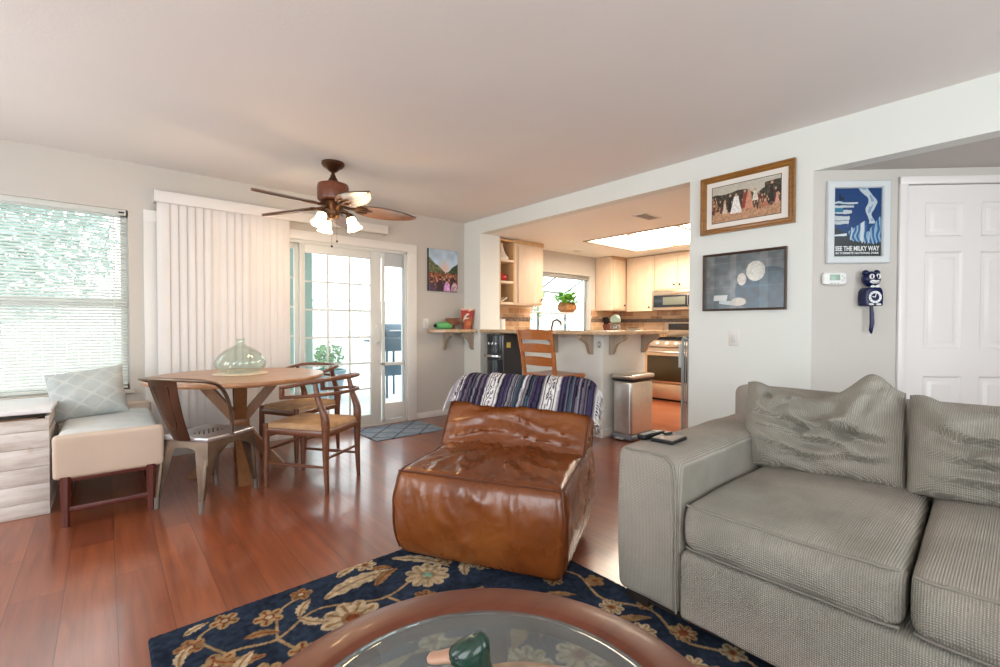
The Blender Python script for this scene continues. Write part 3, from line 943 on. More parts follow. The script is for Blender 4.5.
for yy in (3.80, 3.655, 3.51, 3.365, 3.22):
    mb = MB(); mb.lathe([(0, 0), (.028, 0), (.027, .012), (.019, .016), (.018, .030), (0, .031)], (0, 0, 0), 18)
    bmesh.ops.transform(mb.bm, matrix=Matrix.Translation((6.308, yy, .86)) @ Matrix.Rotation(R(-74), 4, 'Y'), verts=mb.bm.verts)
    obj('knob', mb, simple('knob_white', (.70, .67, .62), .3) if yy > 3.79 else bpy.data.materials['knob_white'], rg)
od = obj('oven_door', MB().bx(6.315, 6.35, 3.13, 3.875, .27, .79, .006), M['steelwarm'], rg)
obj('oven_window', MB().bx(6.309, 6.316, 3.17, 3.835, .30, .68, .004), simple('oven_glass', (.030, .022, .010), .06), od)
obj('handle', MB().tube([(6.315, 3.82, .735), (6.27, 3.81, .735), (6.27, 3.19, .735), (6.315, 3.18, .735)], .012, 10), M['steel'], od)
obj('storage_drawer', MB().bx(6.318, 6.35, 3.13, 3.875, .05, .255, .006), M['steelwarm'], rg)
obj('toe_base', MB().bx(6.38, 6.95, 3.14, 3.87, 0, .04), M['black'], rg)
bp = obj('back_panel', MB().bx(6.88, 6.955, 3.125, 3.88, .925, 1.185, .01), M['steelwarm'], rg)
obj('display', MB().bx(6.874, 6.881, 3.20, 3.80, 1.06, 1.165, .003), simple('range_display', (.03, .02, .017), .2), bp)

# base cabinets with granite top
def base(name, label, x0, x1, y0, y1, M_, n, fx0, fx1, fy):
    b_ = thing(name, label, 'cabinet', ((x0+x1)/2, (y0+y1)/2, 0))
    obj('carcass', MB().bx(x0, x1, y0, y1, .10, .88), M['oak_cab'], b_)
    obj('toe_kick', MB().bx(x0+.05, x1-.0, y0+.05, y1, 0, .10), M['oak_dark'], b_)
    for k in range(n):
        a = fx0+(fx1-fx0)*k/n+.01; c_ = fx0+(fx1-fx0)*(k+1)/n-.01
        cab_door(a, c_, .13, .68, fy, b_, None, M_); 
        cab_door(a, c_, .70, .86, fy, b_, None, M_, 'drawer')
base('base_cabinet', 'maple base cabinets under the kitchen window counter', 3.90, 6.95, 4.19, 4.765, None, 5, 3.92, 6.30, 4.19)
base('base_cabinet', 'maple base cabinet between range and window counter', 6.36, 6.95, 3.90, 4.18, KM, 1, -4.16, -3.91, 6.36)
ct = obj('kitchen_countertop', MB().bx(3.88, 6.95, 4.15, 4.765, .88, .92, .006).bx(6.33, 6.95, 3.895, 4.20, .881, .919, .006), M['granite'])
tag(ct, 'speckled granite worktop running below the kitchen window', 'countertop')
t_ = thing('kitchen_faucet', 'dark curved faucet in front of the kitchen window', 'faucet', (5.05, 4.66, .92))
obj('spout', MB().tube([(5.05, 4.66, .92), (5.05, 4.66, 1.10), (5.05, 4.63, 1.19), (5.04, 4.55, 1.215), (5.03, 4.47, 1.18), (5.03, 4.46, 1.13)], .015, 10), M['bronze'], t_)
obj('lever', MB().tube([(5.13, 4.66, .92), (5.13, 4.66, 1.0), (5.18, 4.65, 1.06)], [.018, .014, .008], 10), M['bronze'], t_)
# peninsula bar top
bar = thing('bar_counter', 'granite breakfast bar top on carved corbels', 'counter', (4.0, 3.4, 1.035))
obj('slab', MB().bx(3.50, 3.98, 2.53, 4.44, 1.036, 1.076, .010).bx(3.97, 4.60, 2.53, 2.97, 1.036, 1.076, .010), M['granite'], bar)
def corbel(P, ax):
    poly = [(0, 0), (.20, 0), (.20, -.03), (.185, -.04), (.165, -.06), (.12, -.075), (.085, -.10), (.065, -.135), (.055, -.17), (.03, -.20), (0, -.205)]
    mb = MB(); mb.prism(poly, .045)
    # poly x -> outwards, poly y -> z
    if ax == 'x': T = Matrix(((-1, 0, 0, P[0]), (0, 0, 1, P[1]-.0225), (0, 1, 0, P[2]), (0, 0, 0, 1)))
    elif ax == 'y': T = Matrix(((0, 0, 1, P[0]-.0225), (-1, 0, 0, P[1]), (0, 1, 0, P[2]), (0, 0, 0, 1)))
    bmesh.ops.transform(mb.bm, matrix=T, verts=mb.bm.verts)
    return mb
for p, ax in (((3.754, 2.91, 1.036), 'x'), ((3.754, 3.39, 1.036), 'x'), ((3.754, 4.10, 1.036), 'x'), ((3.885, 2.779, 1.036), 'y'), ((4.47, 2.779, 1.036), 'y')):
    obj('corbel', corbel(p, ax), M['corbel'], bar)

# ---- water dispenser
wd = thing('water_dispenser', 'glossy black water dispenser under the end of the bar', 'dispenser', (3.595, 4.085, 0))
obj('body', MB().bx(3.455, 3.75, 3.93, 4.24, .02, 1.02, .012), simple('dispenser_side', (.035, .030, .028), .45), wd)
mb = MB()
mb.surf(lambda u, v: Vector((3.455-.045*math.sin(PI*u)**.6, 3.94+.29*u, .05+.68*v)), 14, 2)
obj('lower_door', mb, M['gloss'], wd)
mb = MB(); mb.surf(lambda u, v: Vector((3.455-.045*math.sin(PI*u)**.6, 3.94+.29*u, .80+.205*v)), 14, 2)
obj('upper_front', mb, M['gloss'], wd)
obj('drip_tray', MB().bx(3.395, 3.46, 3.96, 4.22, .755, .785, .006), M['chrome'], wd)
for yy in (4.02, 4.08, 4.14): obj('tap', MB().bx(3.40, 3.43, yy-.015, yy+.015, .90, .93, .004), M['chrome'], wd)
obj('sticker', MB().bx(3.50, 3.56, 3.928, 3.931, .87, .93), simple('yellow_label', (.75, .55, .10), .6), wd)
for sx_ in (3.49, 3.71):
    for sy_ in (3.97, 4.20): obj('foot', MB().cyl((sx_, sy_, 0), (sx_, sy_, .022), .015, seg=10), M['black'], wd)

# ---- things on shelves and counters
t_ = obj('white_vase', MB().lathe([(0, 0), (.094, 0), (.098, .03), (.085, .05), (.055, .09), (.032, .15), (.020, .205), (.024, .222), (.017, .218), (0, .2)], (3.962, 4.56, 1.985), 24), simple('cream_ceramic', (.76, .70, .62), .35))
tag(t_, 'cream flared vase on the top shelf of the open unit', 'vase')
redm = simple('red_ceramic', (.40, .02, .02), .3)
t_ = thing('red_figurine', 'small red animal figurine on the middle open shelf', 'figurine', (3.96, 4.58, 1.705))
mb = MB(); mb.ell((3.975, 4.55, 1.76), (.075, .05, .05)); mb.ell((3.915, 4.53, 1.81), (.033, .03, .03)); mb.tube([(4.04, 4.55, 1.77), (4.065, 4.55, 1.80)], [.014, .007], 8)
for dx in (-.04, .04): mb.cyl((3.975+dx, 4.55, 1.705), (3.975+dx, 4.55, 1.755), .016, seg=8)
obj('body', mb, redm, t_)
bkm = simple('paper_white', (.75, .72, .66), .7)
def book(name, label, x0, x1, y0, y1, z0, z1, cm, Mx=None, grp=None):
    b_ = thing(name, label, 'book', ((x0+x1)/2, (y0+y1)/2, z0), group=grp)
    obj('cover', MB().bx(x0, x0+.003, y0, y1, z0, z1, M=Mx).bx(x1-.003, x1, y0, y1, z0, z1, M=Mx).bx(x0, x1, y0, y0+.003, z0, z1, M=Mx), cm, b_)
    obj('pages', MB().bx(x0+.003, x1-.003, y0+.004, y1-.003, z0+.004, z1-.004, M=Mx), bkm, b_)
book('cookbook', 'tan cookbook upright at the left of the lowest open shelf', 3.865, 3.89, 4.48, 4.66, 1.431, 1.64, simple('tan_cover', (.5, .45, .28), .6), grp='cookbooks on the lowest shelf')
LM = Matrix.Translation((3.93, 0, 1.432)) @ Matrix.Rotation(R(62), 4, 'Y') @ Matrix.Translation((-3.93, 0, -1.432))
book('cookbook', 'pale cookbook lying tilted on the lowest open shelf', 3.90, 3.918, 4.48, 4.66, 1.402, 1.52, simple('pale_cover', (.72, .66, .56), .6), LM, grp='cookbooks on the lowest shelf')
t_ = thing('paper_towel_roll', 'white paper towel roll standing on the counter below the shelves', 'paper towel', (3.99, 4.6, .92))
obj('roll', MB().lathe([(.02, .01), (.06, .01), (.06, .29), (.02, .29)], (3.99, 4.6, .92), 24), simple('paper_towel', (.82, .81, .78), .9), t_)
obj('holder', MB().lathe([(0, 0), (.075, 0), (.075, .01), (.012, .012), (.012, .31), (0, .315)], (3.99, 4.6, .92), 20), M['steel'], t_)
t_ = thing('knife_block', 'dark wood knife block with handles, right of the window', 'knife block', (6.36, 4.55, .92))
KB = Matrix.Translation((6.36, 4.55, .92)) @ Matrix.Rotation(R(-22), 4, 'Y')
mb = MB(); mb.bx(-.06, .06, -.05, .05, .04, .27, .006, M=KB); mb.bx(-.1, .06, -.05, .05, 0, .07)
bmesh.ops.transform(mb.bm, matrix=Matrix.Identity(4), verts=mb.bm.verts)
mb2 = MB(); mb2.bx(-.06, .06, -.05, .05, .03, .26, .006, M=KB); mb2.bx(6.27, 6.43, 4.50, 4.60, .92, .965, .004); mb.bm.free()
obj('block', mb2, simple('dark_red_wood', (.10, .03, .02), .4), t_)
for k, (a_, b_, l_) in enumerate(((-.035, -.02, .13), (-.035, .02, .12), (0, -.02, .12), (0, .02, .11), (.035, -.02, .10), (.035, .02, .10))):
    obj('handle', MB().bx(a_-.010, a_+.010, b_-.008, b_+.008, .26, .26+l_, .003, M=KB), M['black'], t_)
t_ = thing('candy_jar', 'glass jar with a mint green domed lid on the bar', 'jar', (4.06, 2.84, 1.076))
obj('glass_body', MB().lathe([(0, .002), (.05, .002), (.055, .02), (.052, .07), (.045, .085), (.042, .085), (.049, .065), (.05, .02), (0, .008)], (4.06, 2.84, 1.076), 24), M['jarglass'], t_)
obj('lid', MB().lathe([(.045, .083), (.051, .092), (.054, .112), (.046, .138), (.028, .153), (.011, .158), (.011, .168), (0, .170)], (4.06, 2.84, 1.076), 24), simple('mint_ceramic', (.50, .66, .52), .3), t_)
obj('contents', MB().lathe([(0, .01), (.045, .01), (.046, .05), (.03, .06), (0, .063)], (4.06, 2.84, 1.076), 20), simple('wrapped_sweets', (.42, .33, .27), .4, var=.6, vs=60), t_)
t_ = obj('small_plate', MB().lathe([(0, .004), (.05, .004), (.085, .014), (.088, .016), (.084, .012), (.05, 0), (0, 0)], (4.32, 2.78, 1.076), 28), simple('white_china', (.80, .77, .70), .25))
tag(t_, 'small white plate lying on the end of the bar', 'plate')
# plant and jar at the garden window
px, py = 5.88, 5.08
t_ = thing('potted_plant', 'bright green trailing plant in a brown basket on the window ledge', 'plant', (px, py, 1.345))
obj('basket', MB().lathe([(0, 0), (.10, 0), (.155, .05), (.16, .12), (.12, .17), (.10, .175), (.10, .12), (0, .12)], (px, py, 1.345), 26, f=lambda a, z: 1+.03*math.sin(a*16)), simple('woven_brown', (.36, .16, .06), .8, var=.4, vs=40, bump=.5), t_)
mb = MB(); rnd = random.Random(11)
for k in range(150):
    a = rnd.uniform(0, 2*PI); l_ = rnd.uniform(.06, .27); h_ = rnd.uniform(-.02, .24)
    c_ = Vector((px+math.cos(a)*l_, py+math.sin(a)*l_*.8, 1.50+h_*(1-.5*l_/.27)))
    q = Vector((math.cos(a), math.sin(a), rnd.uniform(-.5, .6))).normalized(); w_ = q.cross(Vector((0, 0, 1))).normalized()
    n_ = q.cross(w_)
    s_ = rnd.uniform(.04, .07)
    vs = [mb.bm.verts.new(c_+q*s_*x_+w_*s_*y_+n_*s_*z_) for x_, y_, z_ in ((-1, 0, 0), (-.3, .6, .08), (.5, .45, .05), (1.2, 0, -.1), (.5, -.45, .05), (-.3, -.6, .08))]
    mb.bm.faces.new(vs)
obj('leaves', mb, simple('plant_leaf', (.20, .46, .05), .45, var=.35, vs=12), t_)
mb = MB()
for k in range(14):
    a = k*2.4; l_ = .12+.1*(k % 3)/2
    mb.tube([(px, py, 1.50), (px+math.cos(a)*l_*.5, py+math.sin(a)*l_*.4, 1.60), (px+math.cos(a)*l_, py+math.sin(a)*l_*.8, 1.57)], [.004, .003, .002], 5)
obj('stems', mb, simple('plant_stem', (.16, .30, .06), .6), t_)
t_ = thing('trailing_vine', 'pale green vine at the left of the kitchen window ledge', 'plant', (4.95, 5.05, 1.345))
obj('pot', MB().lathe([(0, 0), (.06, 0), (.08, .10), (.085, .11), (.07, .11), (.065, .08), (0, .08)], (4.95, 5.05, 1.345), 20), M['linen'], t_)
mb = MB(); leaf_cloud(mb, (5.0, 5.02, 1.39), (.26, .12, .22), 90, .035, 21); obj('leaves', mb, leafm[1], t_)
t_ = thing('glass_jar', 'big round clear glass jar on the sill below the plant', 'jar', (5.66, 4.98, 1.04))
obj('body', MB().lathe([(0, .004), (.09, .004), (.15, .05), (.175, .12), (.15, .18), (.10, .205), (.10, .212), (.094, .205), (.145, .175), (.168, .12), (.145, .055), (.09, .012), (0, .012)], (5.66, 4.98, 1.04), 36), M['jarglass'], t_)
obj('rim', MB().tube([(5.66+.1*math.cos(a), 4.98+.1*math.sin(a), 1.254) for a in [2*PI*k/24 for k in range(24)]], .006, 8, closed=True), M['steel'], t_)

# ---- trash can
tc = thing('trash_can', 'brushed steel step bin against the end of the peninsula', 'trash can', (4.04, 2.60, 0))
TX0, TX1, TY0, TY1 = 3.845, 4.235, 2.50, 2.72
obj('body', MB().bx(TX0, TX1, TY0, TY1, .05, .585, .03, seg=4), M['steel'], tc)
obj('lid', MB().bx(TX0-.012, TX1+.012, TY0-.012, TY1+.012, .60, .645, .018, seg=4), M['steel'], tc)
obj('rim', MB().bx(TX0-.006, TX1+.006, TY0-.006, TY1+.006, .58, .605, .01), M['black'], tc)
obj('base', MB().bx(TX0-.004, TX1+.004, TY0-.004, TY1+.004, 0, .055, .02, seg=3), simple('grey_plastic_base', (.20, .22, .25), .45), tc)
obj('pedal', MB().bx(TX0-.05, TX0+.01, 2.57, 2.66, .012, .028, .004), M['steel'], tc)
# ---- safety gate folded against the pier
gt = thing('safety_gate', 'grey metal safety gate folded open along the pier edge', 'gate', (3.60, 1.82, 0))
gmx = simple('grey_gate_paint', (.30, .33, .33), .45, .3)
GX = 3.59
obj('gate_frame', MB().tube([(GX, 1.80, .06), (GX, 1.80, 1.01), (GX, 1.855, 1.025)], .013, 8).tube([(GX, 1.855, 1.02), (GX, 1.855, .06), (GX, 1.80, .06)], .012, 8), gmx, gt)
for k in range(1, 3): obj('bar', MB().cyl((GX+.01, 1.80+.018*k, .06), (GX+.01, 1.80+.018*k, 1.01), .005, seg=8), gmx, gt)
obj('latch_handle', MB().bx(GX-.02, GX+.02, 1.858, 1.885, .78, .98, .008), simple('light_grey_latch', (.50, .53, .52), .4), gt)
obj('wall_hinge', MB().bx(GX-.02, GX+.02, 1.771, 1.80, .12, .17, .004).bx(GX-.02, GX+.02, 1.771, 1.80, .88, .93, .004), gmx, gt)
obj('foot', MB().bx(GX-.012, GX+.012, 1.80, 1.855, 0, .06, .004), gmx, gt)
t_ = thing('gate_wall_cup', 'small oval grey gate cup high on the peninsula corner', 'bracket', (3.745, 2.81, .93))
mb = MB(); mb.ell((3.747, 2.812, .935), (.012, .02, .035)); obj('cup', mb, gmx, t_)
mb = MB(); mb.ell((3.735, 2.812, .935), (.006, .010, .016)); obj('screw', mb, M['steel'], t_)
t_ = thing('gate_wall_bracket', 'chrome gate bracket low on the peninsula baseboard', 'bracket', (3.73, 2.83, .05))
obj('bracket_plate', MB().bx(3.728, 3.741, 2.79, 2.87, .05, .135, .004), M['chrome'], t_)
obj('catch', MB().bx(3.70, 3.73, 2.80, 2.83, .035, .10, .005).bx(3.705, 3.73, 2.84, 2.862, .08, .14, .005), M['chrome'], t_)

# ---- bar stool (ladder back, seen from behind)
def make_stool(cx, cy):
    s_ = thing('bar_stool', 'orange oak ladder back stool facing the breakfast bar', 'stool', (cx, cy, 0))
    L = lambda x, y, z: (cx+x, cy+y, z)
    for sy_ in (-1, 1):
        obj('back_post', MB().tube([L(-.20, .205*sy_, 0), L(-.205, .205*sy_, .62), L(-.235, .21*sy_, .85), L(-.29, .22*sy_, 1.085)], [.020, .022, .021, .018], 8, flat=(1.0, 1.1), upv=(1, 0, 0)), M['stoolwood'], s_)
        obj('leg', MB().tube([L(.20, .205*sy_, 0), L(.20, .205*sy_, .61)], [.017, .022], 8), M['stoolwood'], s_)
    for z0, z1, xo in ((.99, 1.078, -.276), (.865, .942, -.250), (.735, .815, -.222)):
        mb = MB()
        def f(u, v, s=0):
            y = (-.20+.40*u); bow = -.035*math.sin(PI*u)
            z = z0+(z1-z0)*v + (.012*math.sin(PI*u) if v > .5 else 0)
            return Vector(L(xo+bow+(z-z0)*-.22+s, y, z))
        a = 12
        mb.surf(lambda u, v: f(u, v, 0) if v < .5 or True else None, a, 3)
        mb.surf(lambda u, v: f(u, v, .018), a, 3)
        # close the rim
        g0 = [f(k/(a-1), 0, 0) for k in range(a)]+[f(k/(a-1), 1, 0) for k in range(a-1, -1, -1)]
        g1 = [f(k/(a-1), 0, .018) for k in range(a)]+[f(k/(a-1), 1, .018) for k in range(a-1, -1, -1)]
        va = [mb.bm.verts.new(p) for p in g0]; vb = [mb.bm.verts.new(p) for p in g1]
        for k in range(len(va)): mb.bm.faces.new((va[k], va[(k+1) % len(va)], vb[(k+1) % len(va)], vb[k]))
        bmesh.ops.remove_doubles(mb.bm, verts=mb.bm.verts, dist=.0005)
        obj('slat', mb, M['stoolwood'], s_)
    mb = MB(); mb.rcube((.44, .46, .04), .018, 8, lambda p: Vector((p.x, p.y*(1+.06*p.x), p.z-.010*math.exp(-((p.x)**2+p.y**2)*30)*(1 if p.z > 0 else 0))))
    bmesh.ops.translate(mb.bm, vec=Vector(L(0, 0, .63)), verts=mb.bm.verts)
    obj('seat', mb, M['stoolwood'], s_)
    for z, a_, b_ in ((.22, (-.2, -.2), (.2, -.2)), (.22, (-.2, .2), (.2, .2)), (.30, (.2, -.2), (.2, .2)), (.30, (-.2, -.2), (-.2, .2))):
        obj('stretcher', MB().cyl(L(a_[0], a_[1], z), L(b_[0], b_[1], z), .011, seg=8), M['stoolwood'], s_)
make_stool(3.42, 3.125)
# ================================================================ DINING CORNER
# ---- horizontal blind in the left window
hb = thing('window_blind', 'white horizontal slat blind covering the left window', 'blind', (-.6, YB+.02, W1[2]))
bx0, bx1 = W1[0]+.01, W1[1]-.012
obj('headrail', MB().bx(bx0, bx1, YB+.0, YB+.045, W1[3]-.045, W1[3]-.002, .003), M['slat'], hb)
mb = MB(); z = W1[3]-.062
while z > W1[2]+.045:
    T = Matrix.Translation((0, YB+.022, z)) @ Matrix.Rotation(R(36), 4, 'X')
    mb.box(((bx0+bx1)/2, 0, 0), (bx1-bx0, .026, .0012), M=T)
    z -= .0235
obj('slats', mb, M['slat'], hb)
obj('bottom_rail', MB().bx(bx0, bx1, YB+.008, YB+.036, W1[2]+.012, W1[2]+.032, .003), M['slat'], hb)
mb = MB()
for x in (-1.1, -.6, -.02): mb.cyl((x, YB+.006, W1[2]+.03), (x, YB+.006, W1[3]-.03), .0012, seg=5)
obj('cords', mb, M['slat'], hb)
obj('tilt_wand', MB().cyl((.06, YB-.006, 1.0), (.06, YB+.0, W1[3]-.03), .004, seg=6), M['slat'], hb)
obj('cord_lock', MB().bx(.09, .125, YB-.003, YB+.003, W1[3]-.03, W1[3]-.018), M['black'], hb)

# ---- vertical blind drawn aside over half of the door
vb = thing('vertical_blind', 'white vertical vane blind drawn over half the glass door', 'blind', (1.3, YB-.06, 0))
obj('valance', MB().bx(.312, 2.397, YB-.105, YB-.093, 2.135, 2.228, .003).bx(.312, .322, YB-.095, YB, 2.135, 2.228).bx(2.387, 2.397, YB-.095, YB, 2.135, 2.228).bx(.312, 2.397, YB-.1, YB, 2.214, 2.224), M['vane'], vb)
obj('headrail', MB().bx(.33, 2.38, YB-.075, YB-.035, 2.15, 2.19), M['vinyl'], vb)
rnd = random.Random(5)
nv = 17
for k in range(nv):
    x = .375+(1.325-.375)*k/(nv-1)
    a = R(rnd.uniform(4, 19))
    mb = MB()
    def f(u, v):
        s = (u-.5)*.088
        px_ = s*math.cos(a); py_ = -s*math.sin(a)-.006*math.cos((u-.5)*PI)
        return Vector((x+px_, YB-.058+py_, .03+2.12*v))
    mb.surf(f, 7, 2)
    obj('vane', mb, M['vane'], vb)

# ---- canvas photo on the back wall
cn = thing('canvas_photo', 'canvas photo of a crowd on a tree lined lane', 'picture', (3.176, YB, 1.55))
obj('canvas', MB().bx(2.962, 3.392, YB-.035, YB-.002, 1.548, 2.060, .002), simple('dark_canvas_edge', (.03, .03, .035), .7), cn)
def canvas_fn(u, v):
    c = np.zeros((len(u), 3))
    sky = np.array([150, 185, 215.])*(1-(v[:, None]-.6)*.35)+np.array([20, 10, 0.])
    c[:] = sky
    cl = vnoise(u, v, 7, 1)[:, None]; c += cl*30
    glow = np.exp(-((u-.55)/.16)**2-((v-.55)/.16)**2)[:, None]
    c = c*(1-glow*.8)+np.array([225, 180, 160.])*glow*.8
    tl = .50+.30*np.clip(1-u/.5, 0, 1)+.05*vnoise(u, v*0, 14, 2)-.04
    tr = .45+.25*np.clip((u-.6)/.4, 0, 1)+.06*vnoise(u, v*0, 14, 3)-.03
    n = vnoise(u, v, 34, 4)[:, None]
    for tt, col, msk in ((tl, np.array([95, 100, 70.]), u < .55), (tr, np.array([55, 72, 50.]), u > .58)):
        k = (v < tt) & msk; c[k] = (col*(.6+.8*n))[k]
    k = v < .42+.03*vnoise(u, v, 9, 5); c[k] = (np.array([130, 78, 52.])*(.5+.9*n))[k]
    rnd = random.Random(3)
    for i in range(26):
        px, py = rnd.uniform(.02, .98), rnd.uniform(.20, .36); s = .04
        col = np.array(rnd.choice([(70, 40, 45), (40, 30, 40), (120, 70, 60), (90, 60, 70)]), float)
        k = (np.abs(u-px) < s) & (v < py) ; c[k] = (col*(.7+.6*n))[k]
        k = ((u-px)/.028)**2+((v-py-.02)/.026)**2 < 1; c[k] = (190, 135, 110)
    for px, py, col in ((.10, .20, (75, 60, 80)), (.38, .27, (60, 35, 50)), (.62, .22, (205, 150, 200)), (.88, .2, (200, 165, 175))):
        k = (((u-px)/.115)**2+((v-.02)/(py))**2 < 1); c[k] = (np.array(col, float)*(.7+.6*n))[k]
        k = ((u-px)/.040)**2+((v-py-.03)/.038)**2 < 1; c[k] = (205, 150, 125)
        k = (((u-px)/.044)**2+((v-py-.05)/.03)**2 < 1); c[k] = (60, 38, 30)
    return c
painted('print', (2.964, YB-.0355, 1.55), (.426, 0, 0), (0, 0, .508), 130, 150, canvas_fn, M['col'], cn)

# ---- little corner shelf
cs_ = thing('corner_shelf', 'granite topped corner shelf on two carved brackets', 'shelf', (3.25, 4.65, 1.04))
mb = MB()
poly = [(3.515, 4.775), (2.965, 4.775), (2.955, 4.70), (2.975, 4.63), (3.02, 4.585), (3.08, 4.565), (3.46, 4.485), (3.515, 4.50)]
mb.prism([(p[0], p[1]) for p in poly[::-1]], .035, Matrix.Translation((0, 0, 1.042)))
obj('slab', mb, M['granite'], cs_)
def smallcorbel(P, ax):
    mb = corbel((0, 0, 0), 'x'); bmesh.ops.scale(mb.bm, vec=Vector((.85, .8, 1.1)), verts=mb.bm.verts)
    if ax == 'y': bmesh.ops.transform(mb.bm, matrix=Matrix.Rotation(R(90), 4, 'Z'), verts=mb.bm.verts)
    bmesh.ops.translate(mb.bm, vec=Vector(P), verts=mb.bm.verts); return mb
obj('bracket', smallcorbel((3.205, YB-.001, 1.042), 'y'), M['corbel'], cs_)
obj('bracket', smallcorbel((XR-.001, 4.595, 1.042), 'x'), M['corbel'], cs_)
t_ = thing('green_bottle', 'green sports bottle lying on its side on the corner shelf', 'bottle', (3.08, 4.66, 1.077))
mb = MB(); BM_ = Matrix.Translation((2.985, 4.655, 1.122)) @ Matrix.Rotation(R(90), 4, 'Y') @ Matrix.Rotation(R(4), 4, 'X') @ Matrix.Scale(1.14, 4)
mb.lathe([(0, .02), (.03, .02), (.038, .03), (.038, .075), (.034, .09), (.038, .105), (.038, .19), (.03, .205), (0, .207)], (0, 0, 0), 24, M=BM_)
obj('body', mb, simple('green_plastic', (.11, .40, .14), .35), t_)
obj('cap', MB().lathe([(0, -.002), (.016, 0), (.018, .02), (0, .02)], (0, 0, 0), 16, M=BM_), M['black'], t_)
t_ = thing('copper_bowl', 'small copper coloured footed basket bowl on the corner shelf', 'bowl', (3.25, 4.645, 1.077))
mb = MB(); mb.lathe([(0, 0), (.045, 0), (.04, .012), (.02, .025), (.025, .04), (.075, .055), (.09, .10), (.098, .135), (.092, .135), (.083, .10), (.065, .062), (0, .05)], (3.25, 4.645, 1.077), 28)
obj('bowl', mb, simple('copper_wicker', (.22, .09, .045), .45, var=.4, vs=50), t_)
mb = MB()
for zz, rr in ((.075, .086), (.105, .094), (.135, .098)):
    mb.tube([(3.262+rr*math.cos(2*PI*k/28), 4.64+rr*math.sin(2*PI*k/28), 1.077+zz) for k in range(28)], .004, 6, closed=True)
obj('rim_bands', mb, simple('dark_copper', (.20, .09, .045), .4, .3), t_)
t_ = thing('snack_bag', 'red and cream stand-up snack bag in the shelf corner', 'bag', (3.42, 4.60, 1.077))
BG = Matrix.Translation((3.432, 4.592, 1.077)) @ Matrix.Rotation(R(-38), 4, 'Z')
mb = MB()
def bagf(u, v):
    a = 2*PI*u; th = (.038*(1-v)**.8+.003)
    w_ = .088*(.64+.36*v)
    cx = math.copysign(abs(math.cos(a))**.6, math.cos(a)); sy = math.copysign(abs(math.sin(a))**.9, math.sin(a))
    return Vector((w_*cx, th*sy, .26*v))
mb.surf(bagf, 32, 20, cu=True); mb.bm.faces.new([mb.bm.verts[i] for i in range(0)]) if False else None
bmesh.ops.transform(mb.bm, matrix=BG, verts=mb.bm.verts)
bag = obj('bag_body', mb, attrmat('bag_print', .35), t_)
def bagcol(co):
    W = np.array(BG.inverted() @ WM[t_.name]); p = np.c_[co, np.ones(len(co))] @ W.T
    x, z = p[:, 0]/.085, p[:, 2]/.26
    c = np.tile(np.array([165, 45, 35.]), (len(co), 1))
    c[z < .62] = (170, 75, 35); c[z > .93] = (225, 190, 170)
    k = np.abs(z-(.62+.5*(x+.2))) < .06; c[k] = (235, 215, 190)
    k = ((x+.1)**2+((z-.6)/.5)**2*2.2 < .10); c[k] = (235, 225, 205)
    k = ((x+.1)**2+((z-.6)/.5)**2*2.2 < .035); c[k] = (70, 60, 45)
    k = ((x-.2)**2+((z-.28)/.5)**2*2 < .12); c[k] = (195, 110, 50)
    return c
vcol(bag, bagcol)

def switchplate(name, label, T, n, w_=.075):
    s_ = thing(name, label, 'light switch', T.translation)
    obj('plate', MB().box((0, -.003, 0), (w_*(1 if n == 1 else 1.6), .006, .118), .002, M=T), M['white'], s_)
    for k in range(n):
        obj('rocker', MB().box(((k-(n-1)/2)*.046, -.008, 0), (.03, .007, .065), .002, M=T), M['vinyl'], s_)
switchplate('light_switch', 'cream switch plate on the back wall left of the corner shelf', Matrix.Translation((2.94, YB, 1.15)), 1)
switchplate('light_switch', 'white switch plate under the pictures on the pier', Matrix.Translation((XR, 1.424, 1.034)) @ Matrix.Rotation(R(-90), 4, 'Z'), 1)

# ---- door mat
mt = obj('door_mat', MB().box((0, 0, .005), (.80, .60, .010), .004), None)
mt.location = (2.375, 4.40, 0.0); mt.rotation_euler = (0, 0, R(0))
WM[mt.name] = Matrix.Translation((2.375, 4.40, 0))
t = NT('blue_mat_weave')
sp = t.node('ShaderNodeSeparateXYZ'); t.link(t.coord(), sp.inputs[0])
def lines(expr): return t.math('GREATER_THAN', t.math('SINE', t.math('MULTIPLY', expr, 21.0)), .95)
l_ = t.math('MAXIMUM', lines(t.math('ADD', sp.outputs[0], sp.outputs[1])), lines(t.math('SUBTRACT', sp.outputs[0], sp.outputs[1])))
c = t.ramp(t.noise(14, 4), [(.3, (.18, .24, .32)), (.7, (.27, .34, .43))])
t.base(t.mix(l_, c, (.08, .11, .16))).set(rough=.9); t.bump(t.noise(300, 2), .4, .002)
mt.data.materials.append(t.m)
tag(mt, 'blue lattice patterned mat in front of the glass door', 'mat')

